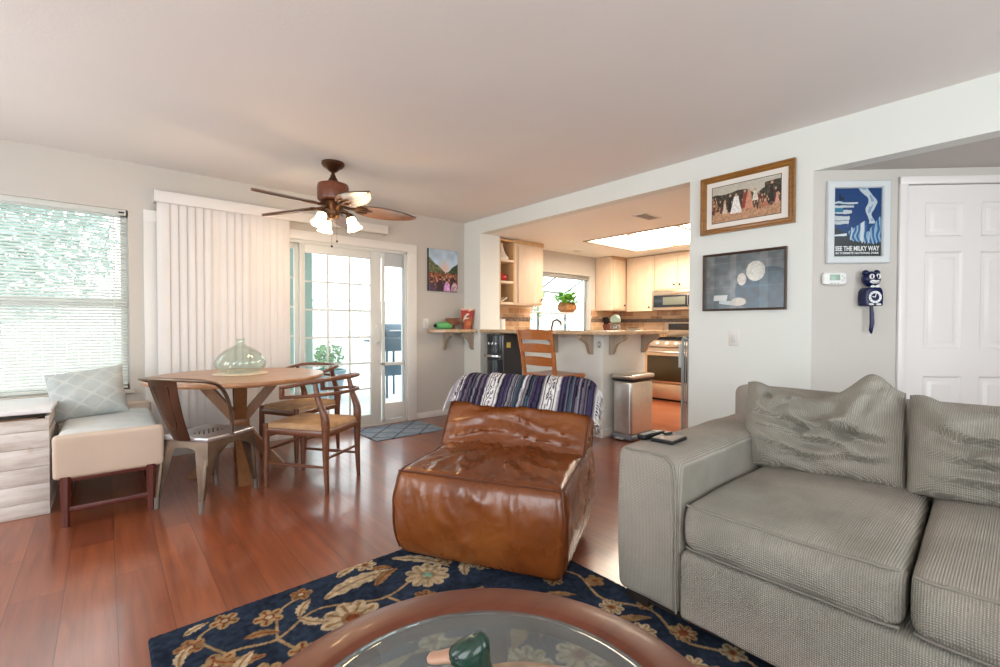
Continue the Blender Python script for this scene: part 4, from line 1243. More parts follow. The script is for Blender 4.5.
# ---- round table
TC = Vector((.78, 3.95, 0))
tb = thing('dining_table', 'round wooden dining table with a crossed plank base', 'table', TC)
mb = MB(); Rt = .60
mb.lathe([(0, .708), (Rt-.03, .708), (Rt-.006, .713), (Rt, .721), (Rt, .736), (Rt-.005, .743), (0, .743)], TC, 72)
obj('tabletop', mb, M['table'], tb)
for k in range(4):
    a = R([263, 344, 165, 80][k])
    F = TC+Vector((math.cos(a), math.sin(a), 0))*(.345, .285, .30, .33)[k]; T = TC-Vector((math.cos(a), math.sin(a), 0))*.25
    off = Vector((-math.sin(a), math.cos(a), 0))*0
    pts = [F+Vector((0, 0, 0)), T+Vector((0, 0, .695))]
    d_ = (pts[1]-pts[0]).normalized()
    mb = MB()
    side = Vector((-math.sin(a), math.cos(a), 0)); nrm = side.cross(d_)
    hw, hd = .040, .022
    def ring(p, z):      # horizontal cut
        e = Vector((math.cos(a), math.sin(a), 0))
        return [Vector((p.x, p.y, z))+side*s1*hw+e*s2*hd*1.9 for s1, s2 in ((-1, -1), (1, -1), (1, 1), (-1, 1))]
    A = [mb.bm.verts.new(q) for q in ring(pts[0], 0)]; B = [mb.bm.verts.new(q) for q in ring(pts[1], .695)]
    mb.bm.faces.new(A[::-1]); mb.bm.faces.new(B)
    for j in range(4): mb.bm.faces.new((A[j], A[(j+1) % 4], B[(j+1) % 4], B[j]))
    obj('leg', mb, M['tleg'], tb)
obj('top_batten', MB().bx(TC.x-.40, TC.x+.40, TC.y-.045, TC.y+.045, .685, .709, .004).bx(TC.x-.045, TC.x+.045, TC.y-.40, TC.y+.40, .684, .708, .004), M['tleg'], tb)
obj('hub', MB().box((TC.x, TC.y, .35), (.11, .11, .12), .006), M['tleg'], tb)
# placemat and demijohn
VP = Vector((.80, 4.02, .743))
pm = obj('placemat', MB().lathe([(0, 0), (.19, 0), (.195, .003), (.19, .006), (0, .006)], VP, 48, f=lambda a, z: 1+.012*math.sin(a*28)), simple('cream_woven_mat', (.68, .58, .46), .9, var=.15, vs=40, bump=.5, bs=150))
tag(pm, 'round cream woven placemat under the glass demijohn', 'placemat')
pz = VP.z+.006
mb = MB()
SV = 1.08
out = [(0, .004), (.09, .003), (.13, .012), (.158, .04), (.166, .07), (.16, .10), (.135, .138), (.095, .170), (.055, .192), (.034, .203), (.028, .215), (.027, .235), (.031, .246), (.034, .250)]
inn = [(.027, .250), (.022, .240), (.021, .216), (.03, .198), (.052, .186), (.092, .164), (.131, .133), (.155, .098), (.161, .07), (.153, .043), (.127, .018), (.088, .012), (0, .014)]
mb.lathe([(r_*SV, z_*SV) for r_, z_ in out+inn], (VP.x, VP.y, pz), 48)
t_ = obj('glass_demijohn', mb, M['vaseglass'])
tag(t_, 'squat pale green glass demijohn on the round table', 'vase')

# ---- steel chair
def metal_chair():
    O = Vector((.502, 3.462, 0)); rz = math.atan2(.265, .36)
    s_ = thing('metal_chair', 'brown gunmetal steel cafe chair with curved arms at the table', 'chair', O, rz)
    W_ = WM[s_.name]
    L = lambda *p: W_ @ Vector(p)
    hx, hy = .220, .163            # feet half spacing (x front, y side)
    feet = [(hx, hy), (hx, -hy), (-hx, hy), (-hx, -hy)]
    SZ = .428
    mb = MB(); mb.rcube((.36, .36, .03), .012, 14, lambda p: Vector((p.x, p.y*(1+.10*p.x/.18*.5), p.z-.012*math.exp(-(p.x**2+p.y**2)*45))))
    bmesh.ops.translate(mb.bm, vec=Vector((0, 0, SZ)), verts=mb.bm.verts); bmesh.ops.transform(mb.bm, matrix=W_, verts=mb.bm.verts)
    st = obj('seat', mb, M['gunseat'], s_)
    mb = MB()
    for i in range(-2, 3):
        for j in range(-1, 2): mb.ell(L(i*.035, j*.035, SZ+.008), (.005, .005, .003), 8, 6)
    obj('drain_holes', mb, M['black'], st)
    # apron with arches
    mb = MB()
    for (a, b) in (((.178, .178), (.178, -.178)), ((-.17, .165), (-.17, -.165)), ((.178, .178), (-.17, .165)), ((.178, -.178), (-.17, -.165))):
        n = 16
        def f(u, v):
            x = a[0]+(b[0]-a[0])*u; y = a[1]+(b[1]-a[1])*u
            ar = .05+.10*abs(2*u-1)**2.6
            k = 1+.08*v*ar/.1
            return L(x*k, y*k, SZ-.004-v*ar)
        mb.surf(f, n+1, 5)
    obj('apron', mb, M['gun'], s_)
    for fx, fy in feet:
        mb = MB()
        sx_, sy_ = (1 if fx > 0 else -1), (1 if fy > 0 else -1)
        tx, ty = .168*sx_, .165*sy_
        def f(u, v):     # angled channel leg wrapping the corner
            w_ = .085*(1-v)**1.15+.018
            s = (u-.5)*2
            cx = tx+(fx-tx)*v; cy = ty+(fy-ty)*v
            dx = -sx_*w_*max(0, s) ; dy = -sy_*w_*max(0, -s)
            r_ = .010*(1-abs(s))
            return L(cx+dx-sx_*r_*.4, cy+dy-sy_*r_*.4, (SZ-.006)*(1-v)+.03*v)
        mb.surf(f, 9, 16)
        lg = obj('leg', mb, M['gun'], s_)
        obj('leg_rib', MB().tube([L(tx+(fx-tx)*v, ty+(fy-ty)*v, (SZ-.006)*(1-v)+.03*v) for v in (.28, .5, .75, .97)], [.006, .016, .013, .010], 8), M['gun'], lg)
        obj('foot_cap', MB().cyl(L(fx, fy, 0), L(tx+(fx-tx)*.9, ty+(fy-ty)*.9, .07), .013, .016, 10), simple('foot_rubber', (.16, .13, .11), .5) if 'foot_rubber' not in bpy.data.materials else bpy.data.materials['foot_rubber'], lg)
    # tubular arm hoop: from mid seat sides, up and around the back
    pts = []
    half = [(-.01, .188, SZ+.0), (-.02, .196, SZ+.08), (-.05, .212, SZ+.18), (-.10, .228, SZ+.27), (-.165, .240, SZ+.335), (-.235, .235, SZ+.362), (-.29, .19, SZ+.374), (-.318, .10, SZ+.379)]
    pts = half+[(-.323, 0, SZ+.380)]+[(p[0], -p[1], p[2]) for p in half[::-1]]
    # smooth
    P = [Vector(p) for p in pts]; fine = []
    for i in range(len(P)-1):
        p0, p1, p2, p3 = P[max(i-1, 0)], P[i], P[i+1], P[min(i+2, len(P)-1)]
        for k in range(5):
            t_ = k/5
            fine.append(.5*((2*p1)+(-p0+p2)*t_+(2*p0-5*p1+4*p2-p3)*t_*t_+(-p0+3*p1-3*p2+p3)*t_**3))
    fine.append(P[-1])
    obj('arm_hoop', MB().tube([W_ @ p for p in fine], .0115, 12), M['gun'], s_)
    mb = MB()
    def sp(u, v, d=0):
        z = SZ-.005+(.380)*v
        x = -.192-.131*v-.012*math.sin(PI*v)
        wd = .062+.042*v
        y = (u-.5)*2*wd
        x += .016*(1-abs(2*u-1)**2)*-1
        return L(x+d, y, z)
    mb.surf(lambda u, v: sp(u, v), 11, 18); mb.surf(lambda u, v: sp(u, v, .004), 11, 18)
    bk = obj('back_splat', mb, M['gunback'], s_)
    q = [(.25, .9), (.75, .9), (.70, .28), (.62, .22), (.38, .22), (.30, .28)]
    for dd, nm in ((-.002, 'pressed_rib'),):
        obj(nm, MB().tube([sp(u, v, dd) for u, v in q], .004, 6, closed=True), M['gunback'], bk)
metal_chair()

# ---- cord seated armchairs
def cord_chair(O, rz, label):
    s_ = thing('wooden_armchair', label, 'chair', O, rz, 'wooden armchairs at the round table')
    W_ = WM[s_.name]
    L = lambda *p: W_ @ Vector(p)
    fx, bx_, fy, by = .236, -.236, .195, .195
    SZ = .43
    def smooth(pts, n=5):
        P = [Vector(p) for p in pts]; o = []
        for i in range(len(P)-1):
            p0, p1, p2, p3 = P[max(i-1, 0)], P[i], P[i+1], P[min(i+2, len(P)-1)]
            for k in range(n):
                t_ = k/n
                o.append(.5*((2*p1)+(-p0+p2)*t_+(2*p0-5*p1+4*p2-p3)*t_*t_+(-p0+3*p1-3*p2+p3)*t_**3))
        return o+[P[-1]]
    for sy_ in (1, -1):
        obj('leg', MB().tube([L(fx, fy*sy_, 0), L(fx, fy*sy_, .25), L(fx, fy*sy_, SZ+.012)], [.015, .023, .021], 10), M['chairwood'], s_)
        pts = smooth([(bx_-.005, by*sy_, 0), (bx_+.005, by*sy_, .22), (bx_+.005, by*sy_, SZ-.02), (bx_+.012, .20*sy_, .52), (bx_+.055, .205*sy_, .63), (bx_+.085, .20*sy_, .757)])
        n = len(pts)
        rs = [.014+(.029-.014)*min(1, i/(n*.45)) if i < n*.5 else .029-(.016)*(i-n*.5)/(n*.5) for i in range(n)]
        obj('leg', MB().tube([W_ @ p for p in pts], rs, 10), M['chairwood'], s_)
    # two U shaped rails, upper climbing to the back, joined by short uprights at the arm ends
    def rail(zf, zb, rr, flat):
        a = [(.085, .225, zf), (.0, .236, zf+(zb-zf)*.25), (-.12, .236, zf+(zb-zf)*.65), (-.215, .205, zf+(zb-zf)*.92), (-.275, .125, zb), (-.295, 0, zb)]
        full = a+[(p[0], -p[1], p[2]) for p in a[-2::-1]]
        return MB().tube([W_ @ p for p in smooth(full)], rr, 10, flat=flat, upv=(0, 0, 1))
    obj('top_rail', rail(.700, .762, .0135, (1.35, 1)), M['chairwood'], s_)
    obj('lower_rail', rail(.632, .662, .0115, (1.2, 1)), M['chairwood'], s_)
    for sy_ in (1, -1): obj('arm_upright', MB().box((.084, .2255*sy_, .666), (.026, .028, .092), .005, M=W_), M['chairwood'], s_)
    mb = MB()
    for (a, b) in (((fx, fy), (fx, -fy)), ((bx_, by), (bx_, -by)), ((fx, fy), (bx_, by)), ((fx, -fy), (bx_, -by))):
        mb.tube([L(a[0], a[1], SZ-.035), L(b[0], b[1], SZ-.035)], .020, 8, flat=(.7, 1.2), upv=(0, 0, 1))
    obj('seat_frame', mb, M['chairwood'], s_)
    mb = MB()
    def weave(p):
        x, y = p.x/.236, p.y/.195
        e = min(1-abs(x), 1-abs(y))
        rim = .006*math.sin(min(1, max(0, e)*5)*PI/2)
        dip = -.022*max(0, 1-max(abs(x), abs(y)))**.8
        rid = .0016*math.sin((max(abs(x), abs(y)))*70)
        return Vector((p.x, p.y, p.z+(rim+dip+rid if p.z > 0 else 0)))
    mb.rcube((.472, .40, .05), .022, 40, weave)
    bmesh.ops.translate(mb.bm, vec=Vector((0, 0, SZ-.006)), verts=mb.bm.verts); bmesh.ops.transform(mb.bm, matrix=W_, verts=mb.bm.verts)
    obj('woven_seat', mb, M['cord'], s_)
    for a, b, z in (((fx, fy), (bx_, by), .17), ((fx, -fy), (bx_, -by), .17), ((bx_, by), (bx_, -by), .23), ((fx, fy), (fx, -fy), .26)):
        m_ = Vector(((a[0]+b[0])/2, (a[1]+b[1])/2, z))
        obj('stretcher', MB().tube([L(a[0], a[1], z), W_ @ m_, L(b[0], b[1], z)], [.008, .012, .008], 8), M['chairwood'], s_)
    return s_
ch = cord_chair((1.1325, 3.36, 0), R(125.5), 'woven seat armchair nearer the brown leather chair, turned towards the table')
dup(ch, (1.30, 4.18, 0), R(206.5), 'woven seat armchair on the glass door side of the table')

# ---- bench and its cushion
bn = thing('upholstered_bench', 'cream upholstered bench with raised ends and red wood legs', 'bench', (.02, 3.98, 0))
BX0, BX1, BY0, BY1 = -.222, .266, 3.455, 4.52
obj('seat_cushion', (lambda mb: (mb.rcube((BX1-BX0-.01, BY1-BY0-.08, .16), .035, 14, lambda p: Vector((p.x, p.y, p.z+(.022*math.cos(p.x*5.5)*math.cos(p.y*2.6)+.004*math.sin(p.y*55) if p.z > 0 else 0)))), bmesh.ops.translate(mb.bm, vec=Vector(((BX0+BX1)/2, (BY0+BY1)/2, .40)), verts=mb.bm.verts), mb)[-1])(MB()), M['seatlinen'], bn)
for y0, y1, zt in ((BY0, BY0+.055, .515), (BY1-.06, BY1, .53)):
    mb = MB(); mb.rcube((BX1-BX0+.006, y1-y0, zt-.265), .022, 8, lambda p: Vector((p.x, p.y+.012*(p.z/.12)*(1 if y0 > 4 else -1), p.z)))
    bmesh.ops.translate(mb.bm, vec=Vector(((BX0+BX1)/2, (y0+y1)/2, (zt+.265)/2)), verts=mb.bm.verts)
    obj('end_panel', mb, M['linen'], bn)
obj('side_rail', MB().bx(BX0+.01, BX0+.03, BY0+.05, BY1-.05, .285, .35, .004).bx(BX1-.03, BX1-.01, BY0+.05, BY1-.05, .285, .35, .004), M['linen'], bn)
mb = MB(); mb.bx(BX0+.03, BX1-.03, BY0+.03, BY1-.03, .245, .285, .004)
obj('base_frame', mb, M['redwood'], bn)
for x in (BX0+.048, BX1-.062):
    for y in (BY0+.028, BY1-.05):
        obj('leg', MB().tube([(x, y, 0), (x, y, .28)], [.018, .026], 8), M['redwood'], bn)
    obj('stretcher', MB().bx(x-.012, x+.012, BY0+.03, BY1-.05, .085, .115, .003), M['redwood'], bn)
for y in (BY0+.028, BY1-.05): obj('stretcher', MB().bx(BX0+.048, BX1-.062, y-.012, y+.012, .08, .11, .003), M['redwood'], bn)

def pillow_mb(w_, h_, th, n=22, seed=0, wr=.006):
    mb = MB()
    def f(p):
        x, y = p.x/(w_/2), p.y/(h_/2)
        ex, ey = 1-abs(x)**2.4, 1-abs(y)**2.4
        t_ = max(0, ex)**.55*max(0, ey)**.55
        pin = 1-.06*(1-abs(x)**2)*(abs(y)**3); pin2 = 1-.06*(1-abs(y)**2)*(abs(x)**3)
        z = (1 if p.z > 0 else -1)*(th/2*t_+.002)
        z += wr*noise.fractal(Vector((x*2.2+seed, y*2.2, z*3)), 1, 2, 3)
        return Vector((p.x*pin2, p.y*pin, z))
    q = bmesh.ops.create_cube(mb.bm, size=2)
    es = list({e for v in q['verts'] for e in v.link_edges})
    g = bmesh.ops.subdivide_edges(mb.bm, edges=[e for e in es if abs((e.verts[0].co-e.verts[1].co).z) < .1], cuts=n, use_grid_fill=True)
    for v in mb.bm.verts: v.co = f(Vector((v.co.x*w_/2, v.co.y*h_/2, v.co.z*.01)))
    return mb
mb = pillow_mb(.42, .36, .15, seed=4)
PT = Matrix.Translation((-.095, 4.30, .645)) @ Matrix.Rotation(R(-9), 4, 'Z') @ Matrix.Rotation(R(66), 4, 'X') @ Matrix.Rotation(R(9), 4, 'Z')
bmesh.ops.transform(mb.bm, matrix=PT, verts=mb.bm.verts)
pw = obj('throw_pillow', mb, None, recentre=True)
t = NT('lattice_fabric')
PTi = (PT.inverted() @ WM[pw.name])
e_ = PTi.to_euler(); 
vm = t.node('ShaderNodeMapping', vector_type='POINT'); vm.inputs['Rotation'].default_value = e_; vm.inputs['Location'].default_value = PTi.translation
t.link(t.node('ShaderNodeTexCoord').outputs['Object'], vm.inputs['Vector'])
sp = t.node('ShaderNodeSeparateXYZ'); t.link(vm.outputs[0], sp.inputs[0])
# ogee / honeycomb outline
A = t.math('SINE', t.math('MULTIPLY', sp.outputs[0], 62.0)); B = t.math('SINE', t.math('ADD', t.math('MULTIPLY', sp.outputs[1], 52.0), t.math('MULTIPLY', A, .55)))
Cc = t.math('SINE', t.math('SUBTRACT', t.math('MULTIPLY', sp.outputs[1], 52.0), t.math('MULTIPLY', t.math('SINE', t.math('ADD', t.math('MULTIPLY', sp.outputs[0], 62.0), 1.2)), 1.4)))
D_ = t.math('ABSOLUTE', t.math('ADD', t.math('SINE', t.math('MULTIPLY', sp.outputs[0], 46.0)), t.math('SINE', t.math('MULTIPLY', sp.outputs[1], 56.0))))
ln = t.math('LESS_THAN', D_, .28)
c = t.ramp(t.noise(9, 3), [(.3, (.36, .385, .37)), (.7, (.45, .475, .455))])
t.base(t.mix(ln, c, (.475, .49, .46))).set(rough=.9, sheen=.2); t.bump(t.noise(260, 2), .4, .002)
pw.data.materials.append(t.m)
tag(pw, 'pale grey lattice patterned cushion leaning on the bench', 'pillow')

# ---- whitewashed crate box
cr = thing('wooden_crate', 'whitewashed plank crate with hinged lid left of the bench', 'crate', (-.66, 4.2, 0))
CX0, CX1, CY0, CY1 = -1.05, -.256, 3.79, 4.60
mb = MB()
zz = 0; hs = [.085, .105, .10, .11, .10, .07]
for k, h_ in enumerate(hs):
    sp_ = -.58+(.11 if k % 2 else -.06)
    mb.bx(CX0, sp_-.001, CY0, CY0+.02, zz+.001, zz+h_-.001, .002); mb.bx(sp_+.001, CX1, CY0, CY0+.02, zz+.001, zz+h_-.001, .002)
    zz += h_
obj('front_panel', mb, M['white_wood'], cr)
mb = MB()
for z0_, z1_ in ((0, .16), (.17, .33), (.34, .49), (.515, .58)): mb.bx(CX1-.018, CX1, CY0+.021, CY1, z0_, z1_, .002)
obj('side_panel', mb, M['white_wood'], cr)
obj('inner_frame', MB().bx(CX1-.05, CX1-.02, CY0+.022, CY0+.05, 0, .575).bx(CX1-.05, CX1-.02, CY1-.03, CY1, 0, .575).bx(CX0+.02, CX1-.02, CY0+.022, CY0+.04, .54, .575), M['rawwood'], cr)
obj('back_panel', MB().bx(CX0, CX1-.02, CY1-.02, CY1, 0, .57).bx(CX0, CX0+.02, CY0+.021, CY1-.021, 0, .57).bx(CX0+.02, CX1-.02, CY0+.03, CY1-.02, .02, .03), M['white_wood'], cr)
LT = Matrix.Translation((0, CY1, .585)) @ Matrix.Rotation(R(-1.5), 4, 'X') @ Matrix.Translation((0, -CY1, -.585))
ld = obj('lid', MB().bx(CX0-.01, CX1+.012, CY0-.018, CY1, .582, .606, .003, M=LT), simple('white_painted_lid', (.72, .69, .69), .45, var=.05, vs=5), cr)
obj('hinge_strap', MB().bx(CX1+.0, CX1+.006, 4.25, 4.50, .50, .575, .001), simple('dark_leather_strap', (.05, .03, .025), .6), cr)

# ---- ceiling fan
FX, FY = 1.413, 3.71
fn = thing('ceiling_fan', 'bronze ceiling fan with leaf blades and lit tulip glass shades', 'ceiling fan', (FX, FY, ZC))
obj('canopy', MB().lathe([(0, 2.44), (.088, 2.44), (.090, 2.425), (.075, 2.405), (.055, 2.395), (.03, 2.37), (.012, 2.36), (0, 2.36)], (FX, FY, 0), 32), M['bronze'], fn)
obj('downrod', MB().lathe([(0, 2.37), (.014, 2.37), (.014, 2.345), (.022, 2.335), (.022, 2.325), (.03, 2.315), (.045, 2.285), (.06, 2.27), (0, 2.27)], (FX, FY, 0), 24), M['bronze'], fn)
obj('motor_housing', MB().lathe([(0, 2.275), (.09, 2.272), (.118, 2.262), (.122, 2.24), (.122, 2.15), (.118, 2.135), (.10, 2.125), (0, 2.125)], (FX, FY, 0), 36), M['fanwood'], fn)
obj('flywheel', MB().lathe([(0, 2.127), (.09, 2.127), (.10, 2.11), (.085, 2.085), (.06, 2.065), (.045, 2.03), (.05, 2.01), (.03, 1.985), (0, 1.98)], (FX, FY, 0), 32), M['bronze'], fn)
bladem = wood('fan_blade_palm', (.16, .08, .05), (.26, .145, .09), 'x', 1.5, .28, .5)
for k in range(5):
    a = R(198+72*k)
    BMx = Matrix.Translation((FX, FY, 2.10)) @ Matrix.Rotation(a, 4, 'Z') @ Matrix.Rotation(R(3.2), 4, 'Y') @ Matrix.Rotation(R(-14), 4, 'X')
    mb = MB()
    def bl(u, v, s):
        x = .18+.50*u
        w_ = .098*math.sin(PI*min(1, (u*.93+.07))**.82)**.62 if u < .999 else .004
        rip = .0018*math.sin(((v-.5)*2)*22+u*3)*(1 if s else 1)
        return Vector((x, (v-.5)*2*w_, .004*s+rip-.012*((v-.5)*2)**2))
    mb.surf(lambda u, v: bl(u, v, 1), 26, 17); mb.surf(lambda u, v: bl(u, v, -1), 26, 17)
    bmesh.ops.transform(mb.bm, matrix=BMx, verts=mb.bm.verts)
    b_ = obj('blade', mb, bladem, fn)
    mb = MB()
    mb.tube([BMx @ Vector(p) for p in ((.06, 0, .0), (.12, .0, -.012), (.19, 0, -.012))], [.014, .012, .012], 8)
    for sy_ in (-1, 1): mb.tube([BMx @ Vector(p) for p in ((.15, 0, -.012), (.19, .03*sy_, -.014), (.235, .045*sy_, -.013), (.27, .035*sy_, -.012))], [.009, .010, .009, .004], 8)
    mb.tube([BMx @ Vector(p) for p in ((.19, 0, -.012), (.26, 0, -.012), (.31, 0, -.010))], [.012, .008, .004], 8)
    obj('blade_iron', mb, M['bronze'], b_)
shade_m = NT('lit_tulip_glass'); shade_m.base((.95, .88, .75)).set(rough=.4, emit=(1.0, .80, .50), es=7.0)
for k in range(3):
    a = R([212, 330, 92][k])
    d_ = Vector((math.cos(a), math.sin(a), 0))
    C0 = Vector((FX, FY, 2.052))
    ap = [C0+d_*.03, C0+d_*.075+Vector((0, 0, .012)), C0+d_*.11+Vector((0, 0, -.005)), C0+d_*.12+Vector((0, 0, -.035))]
    arm = obj('lamp_arm', MB().tube(ap, [.010, .009, .009, .012], 8), M['bronze'], fn)
    SM = Matrix.Translation(C0+d_*.12+Vector((0, 0, -.02))) @ Matrix.Rotation(R(22), 4, Vector((-d_.y, d_.x, 0)).cross(Vector((0, 0, 0))) if False else Vector((d_.y, -d_.x, 0)))
    obj('socket', MB().lathe([(0, .0), (.022, 0), (.030, -.02), (.028, -.035), (0, -.035)], (0, 0, 0), 20, M=SM), M['bronze'], arm)
    prof = [(.026, -.03), (.040, -.042), (.046, -.062), (.047, -.085), (.054, -.11), (.066, -.135), (.072, -.145), (.069, -.144), (.051, -.11), (.043, -.085), (.042, -.062), (.036, -.046), (.022, -.033)]
    obj('lamp_shade', MB().lathe([(r_*.86, z_*.92) for r_, z_ in prof], (0, 0, 0), 40, M=SM, f=lambda a_, z: 1+(.10*math.cos(6*a_)*max(0, (-z-.09)/.055))), shade_m.m, arm)
    mb = MB(); mb.ell((0, 0, -.085), (.022, .022, .034), 14, 10, M=SM)
    bm_ = NT('bulb_glow') if 'bulb_glow' not in bpy.data.materials else None
    if bm_: bm_.base((1, .95, .85)).set(emit=(1, .85, .6), es=14)
    obj('bulb', mb, bpy.data.materials['bulb_glow'], arm)
    ld_ = bpy.data.lights.new('fan_lamp_light', 'POINT'); ld_.energy = 9; ld_.color = (1, .66, .36); ld_.shadow_soft_size = .05
    lo = bpy.data.objects.new('fan_lamp_light', ld_); lo.location = SM @ Vector((0, 0, -.17)); COL.objects.link(lo)
for dx, zb in ((-.012, 1.765), (.03, 1.81)):
    p_ = obj('pull_chain', MB().cyl((FX+dx, FY, 1.985), (FX+dx, FY, zb), .0012, seg=5), M['bronze'], fn)
    obj('fob', MB().ell((FX+dx, FY, zb), (.009, .009, .011), 10, 8), M['black'], p_)
# ================================================================ LIVING AREA
# ---- rug
RX0, RX1, RY0, RY1, RH = .105, 1.665, -.42, 2.025, .012
def rug_color(x, y):
    n = vnoise(x, y, 60, 1); n2 = vnoise(x, y, 9, 2)
    c = np.empty((len(x), 3)); base = np.array([36, 43, 55.])
    c[:] = base*(.70+.45*n[:, None]+.35*n2[:, None])
    rnd = random.Random(12)
    def paint(k, col):
        q = np.array(col, float)*(.80+.35*n[k][:, None]); c[k] = q
    beige, tan, sand, rust = (172, 152, 124), (134, 104, 72), (150, 124, 90), (118, 66, 42)
    def vine(pts, w_, col):
        P = [np.array(p, float) for p in pts]
        d = np.full(len(x), 9.)
        for i in range(len(P)-1):
            p0, p1, p2, p3 = P[max(i-1, 0)], P[i], P[i+1], P[min(i+2, len(P)-1)]
            for k in range(8):
                t_ = k/8; q = .5*((2*p1)+(-p0+p2)*t_+(2*p0-5*p1+4*p2-p3)*t_*t_+(-p0+3*p1-3*p2+p3)*t_**3)
                t2 = (k+1)/8; q2 = .5*((2*p1)+(-p0+p2)*t2+(2*p0-5*p1+4*p2-p3)*t2*t2+(-p0+3*p1-3*p2+p3)*t2**3)
                e = q2-q; L2 = (e**2).sum()+1e-9
                s = np.clip(((x-q[0])*e[0]+(y-q[1])*e[1])/L2, 0, 1)
                d = np.minimum(d, np.hypot(x-q[0]-s*e[0], y-q[1]-s*e[1]))
        paint(d < w_, col)
    def flower(px, py, r, n_, a0, c1, c2, c3, depth=.3):
        dx, dy = x-px, y-py; rr = np.hypot(dx, dy); a = np.arctan2(dy, dx)+a0
        e = r*(1-depth*(1-np.abs(np.cos(n_*a/2))**.6))
        paint(rr < e, c1); paint((rr < e*.86) & (np.abs(np.cos(n_*a/2)) > .93) & (rr > r*.3), c2)
        paint(rr < r*.36, c2); paint(rr < r*.22, c3)
    def leaf(px, py, l, w_, a, col, vein=None):
        ca, sa = math.cos(a), math.sin(a)
        u = ((x-px)*ca+(y-py)*sa)/l; v = (-(x-px)*sa+(y-py)*ca)
        v = v-.12*l*np.sin(u*PI)*.8
        k = (u > 0) & (u < 1) & (np.abs(v) < w_*np.sin(np.clip(u, 0, 1)*PI)**.7*(1-.35*u)*(1+.12*np.sin(u*34)))
        paint(k, col)
        if vein: paint(k & (np.abs(v) < .004), vein)
    vine([(.15, 1.62), (.30, 1.75), (.45, 1.72), (.62, 1.80), (.86, 1.70), (1.1, 1.80)], .006, sand)
    vine([(.30, 1.75), (.24, 1.90), (.33, 1.96)], .005, sand); vine([(.45, 1.72), (.50, 1.88), (.60, 1.93)], .005, sand)
    vine([(.45, 1.72), (.52, 1.58), (.70, 1.52), (.80, 1.40)], .006, sand); vine([(.86, 1.70), (.95, 1.55), (1.2, 1.5)], .006, sand)
    flower(1.075, 1.735, .10, 10, .2, beige, sand, (120, 150, 130), .28)
    flower(.70, 1.66, .115, 9, .5, beige, tan, rust, .3)
    flower(1.33, 1.66, .07, 8, .1, beige, tan, rust, .3)
    flower(.36, 1.55, .08, 9, .1, sand, tan, rust, .3)
    for (a_, b_, r_) in ((.33, 1.955, .05), (.21, 1.87, .048), (.27, 1.72, .058), (.46, 1.87, .055), (.60, 1.945, .045), (.16, 1.62, .05), (.50, 1.60, .05)):
        flower(a_, b_, r_, 5, a_*40, tan if r_ < .0485 else sand, rust, beige, .4)
    leaf(.66, 1.85, .34, .052, .05, beige, tan); leaf(1.02, 1.97, .30, .034, -.95, beige, tan); leaf(.76, 1.97, .13, .03, .35, beige, tan)
    leaf(.55, 1.80, .11, .026, .9, beige, tan); leaf(.90, 1.94, .10, .022, -.5, tan, rust); leaf(.17, 1.78, .11, .022, 1.2, beige, tan); leaf(1.15, 1.95, .16, .03, -.2, beige, tan)
    leaf(.40, 1.66, .17, .03, 2.6, tan, rust); leaf(.62, 1.70, .13, .026, 2.2, beige, tan); leaf(.20, 1.95, .09, .02, .4, beige, tan); leaf(.86, 1.80, .16, .03, .5, tan, rust)
    flower(.90, 1.99, .05, 6, .4, beige, tan, rust, .35); flower(1.22, 1.80, .055, 6, .9, sand, rust, beige, .35); flower(.58, 1.46, .07, 8, .4, beige, tan, rust, .3); flower(.98, 1.60, .05, 6, .2, tan, rust, beige, .35)
    leaf(.36, 1.80, .12, .024, -.4, tan, rust); leaf(.30, 1.62, .12, .026, .9, beige, tan); leaf(1.20, 1.62, .16, .03, .8, beige, tan)
    # band along the sofa side
    vine([(1.50, 1.45), (1.58, 1.30), (1.52, 1.12), (1.60, .95), (1.53, .78), (1.60, .60), (1.5, .4)], .006, sand)
    for (a_, b_, r_, cc) in ((1.47, 1.34, .045, sand), (1.60, 1.22, .045, tan), (1.50, 1.06, .05, beige), (1.61, .98, .035, sand), (1.46, .90, .055, beige), (1.57, .80, .05, sand), (1.44, .70, .05, beige), (1.60, .64, .045, beige), (1.46, .50, .055, beige)):
        flower(a_, b_, r_, 5 if r_ < .05 else 8, a_*30, cc, rust if cc == sand else tan, rust, .38)
    for i in range(90):
        px, py = rnd.uniform(RX0+.08, 1.42), rnd.uniform(RY0+.05, 1.42)
        if rnd.random() < .45: flower(px, py, rnd.uniform(.05, .10), rnd.choice((5, 8, 10)), rnd.random()*6, rnd.choice((beige, sand)), tan, rust, .32)
        else: leaf(px, py, rnd.uniform(.12, .28), rnd.uniform(.02, .04), rnd.uniform(0, 6.3), rnd.choice((beige, sand, tan)), tan)
    return c
nu, nv = 390, 560
gx, gy = np.meshgrid(np.linspace(RX0, RX1, nu), np.linspace(RY0, RY1, nv), indexing='ij')
gx = gx.ravel(); gy = gy.ravel()
# slightly rounded corners and uneven tuft height
rc = rug_color(gx, gy)
ed = np.minimum(np.minimum(gx-RX0, RX1-gx), np.minimum(gy-RY0, RY1-gy))
gz = RH*np.clip(ed/.008, 0, 1)**.5+.0022*(vnoise(gx, gy, 140, 7)-.5)*(ed > .008)
cl = np.where(rc <= 0, 0, np.clip(rc, 0, 255)/255); cl = np.where(cl <= .04045, cl/12.92, ((cl+.055)/1.055)**2.4)
rug = grid_mesh('area_rug', np.c_[gx-.885, gy-.80, gz+.0015], cl, nu, nv, M['rug'], None)
rug.location = (.885, .80, 0); WM[rug.name] = Matrix.Translation((.885, .80, 0))
tag(rug, 'navy tufted rug with beige flowers under the coffee table', 'rug')

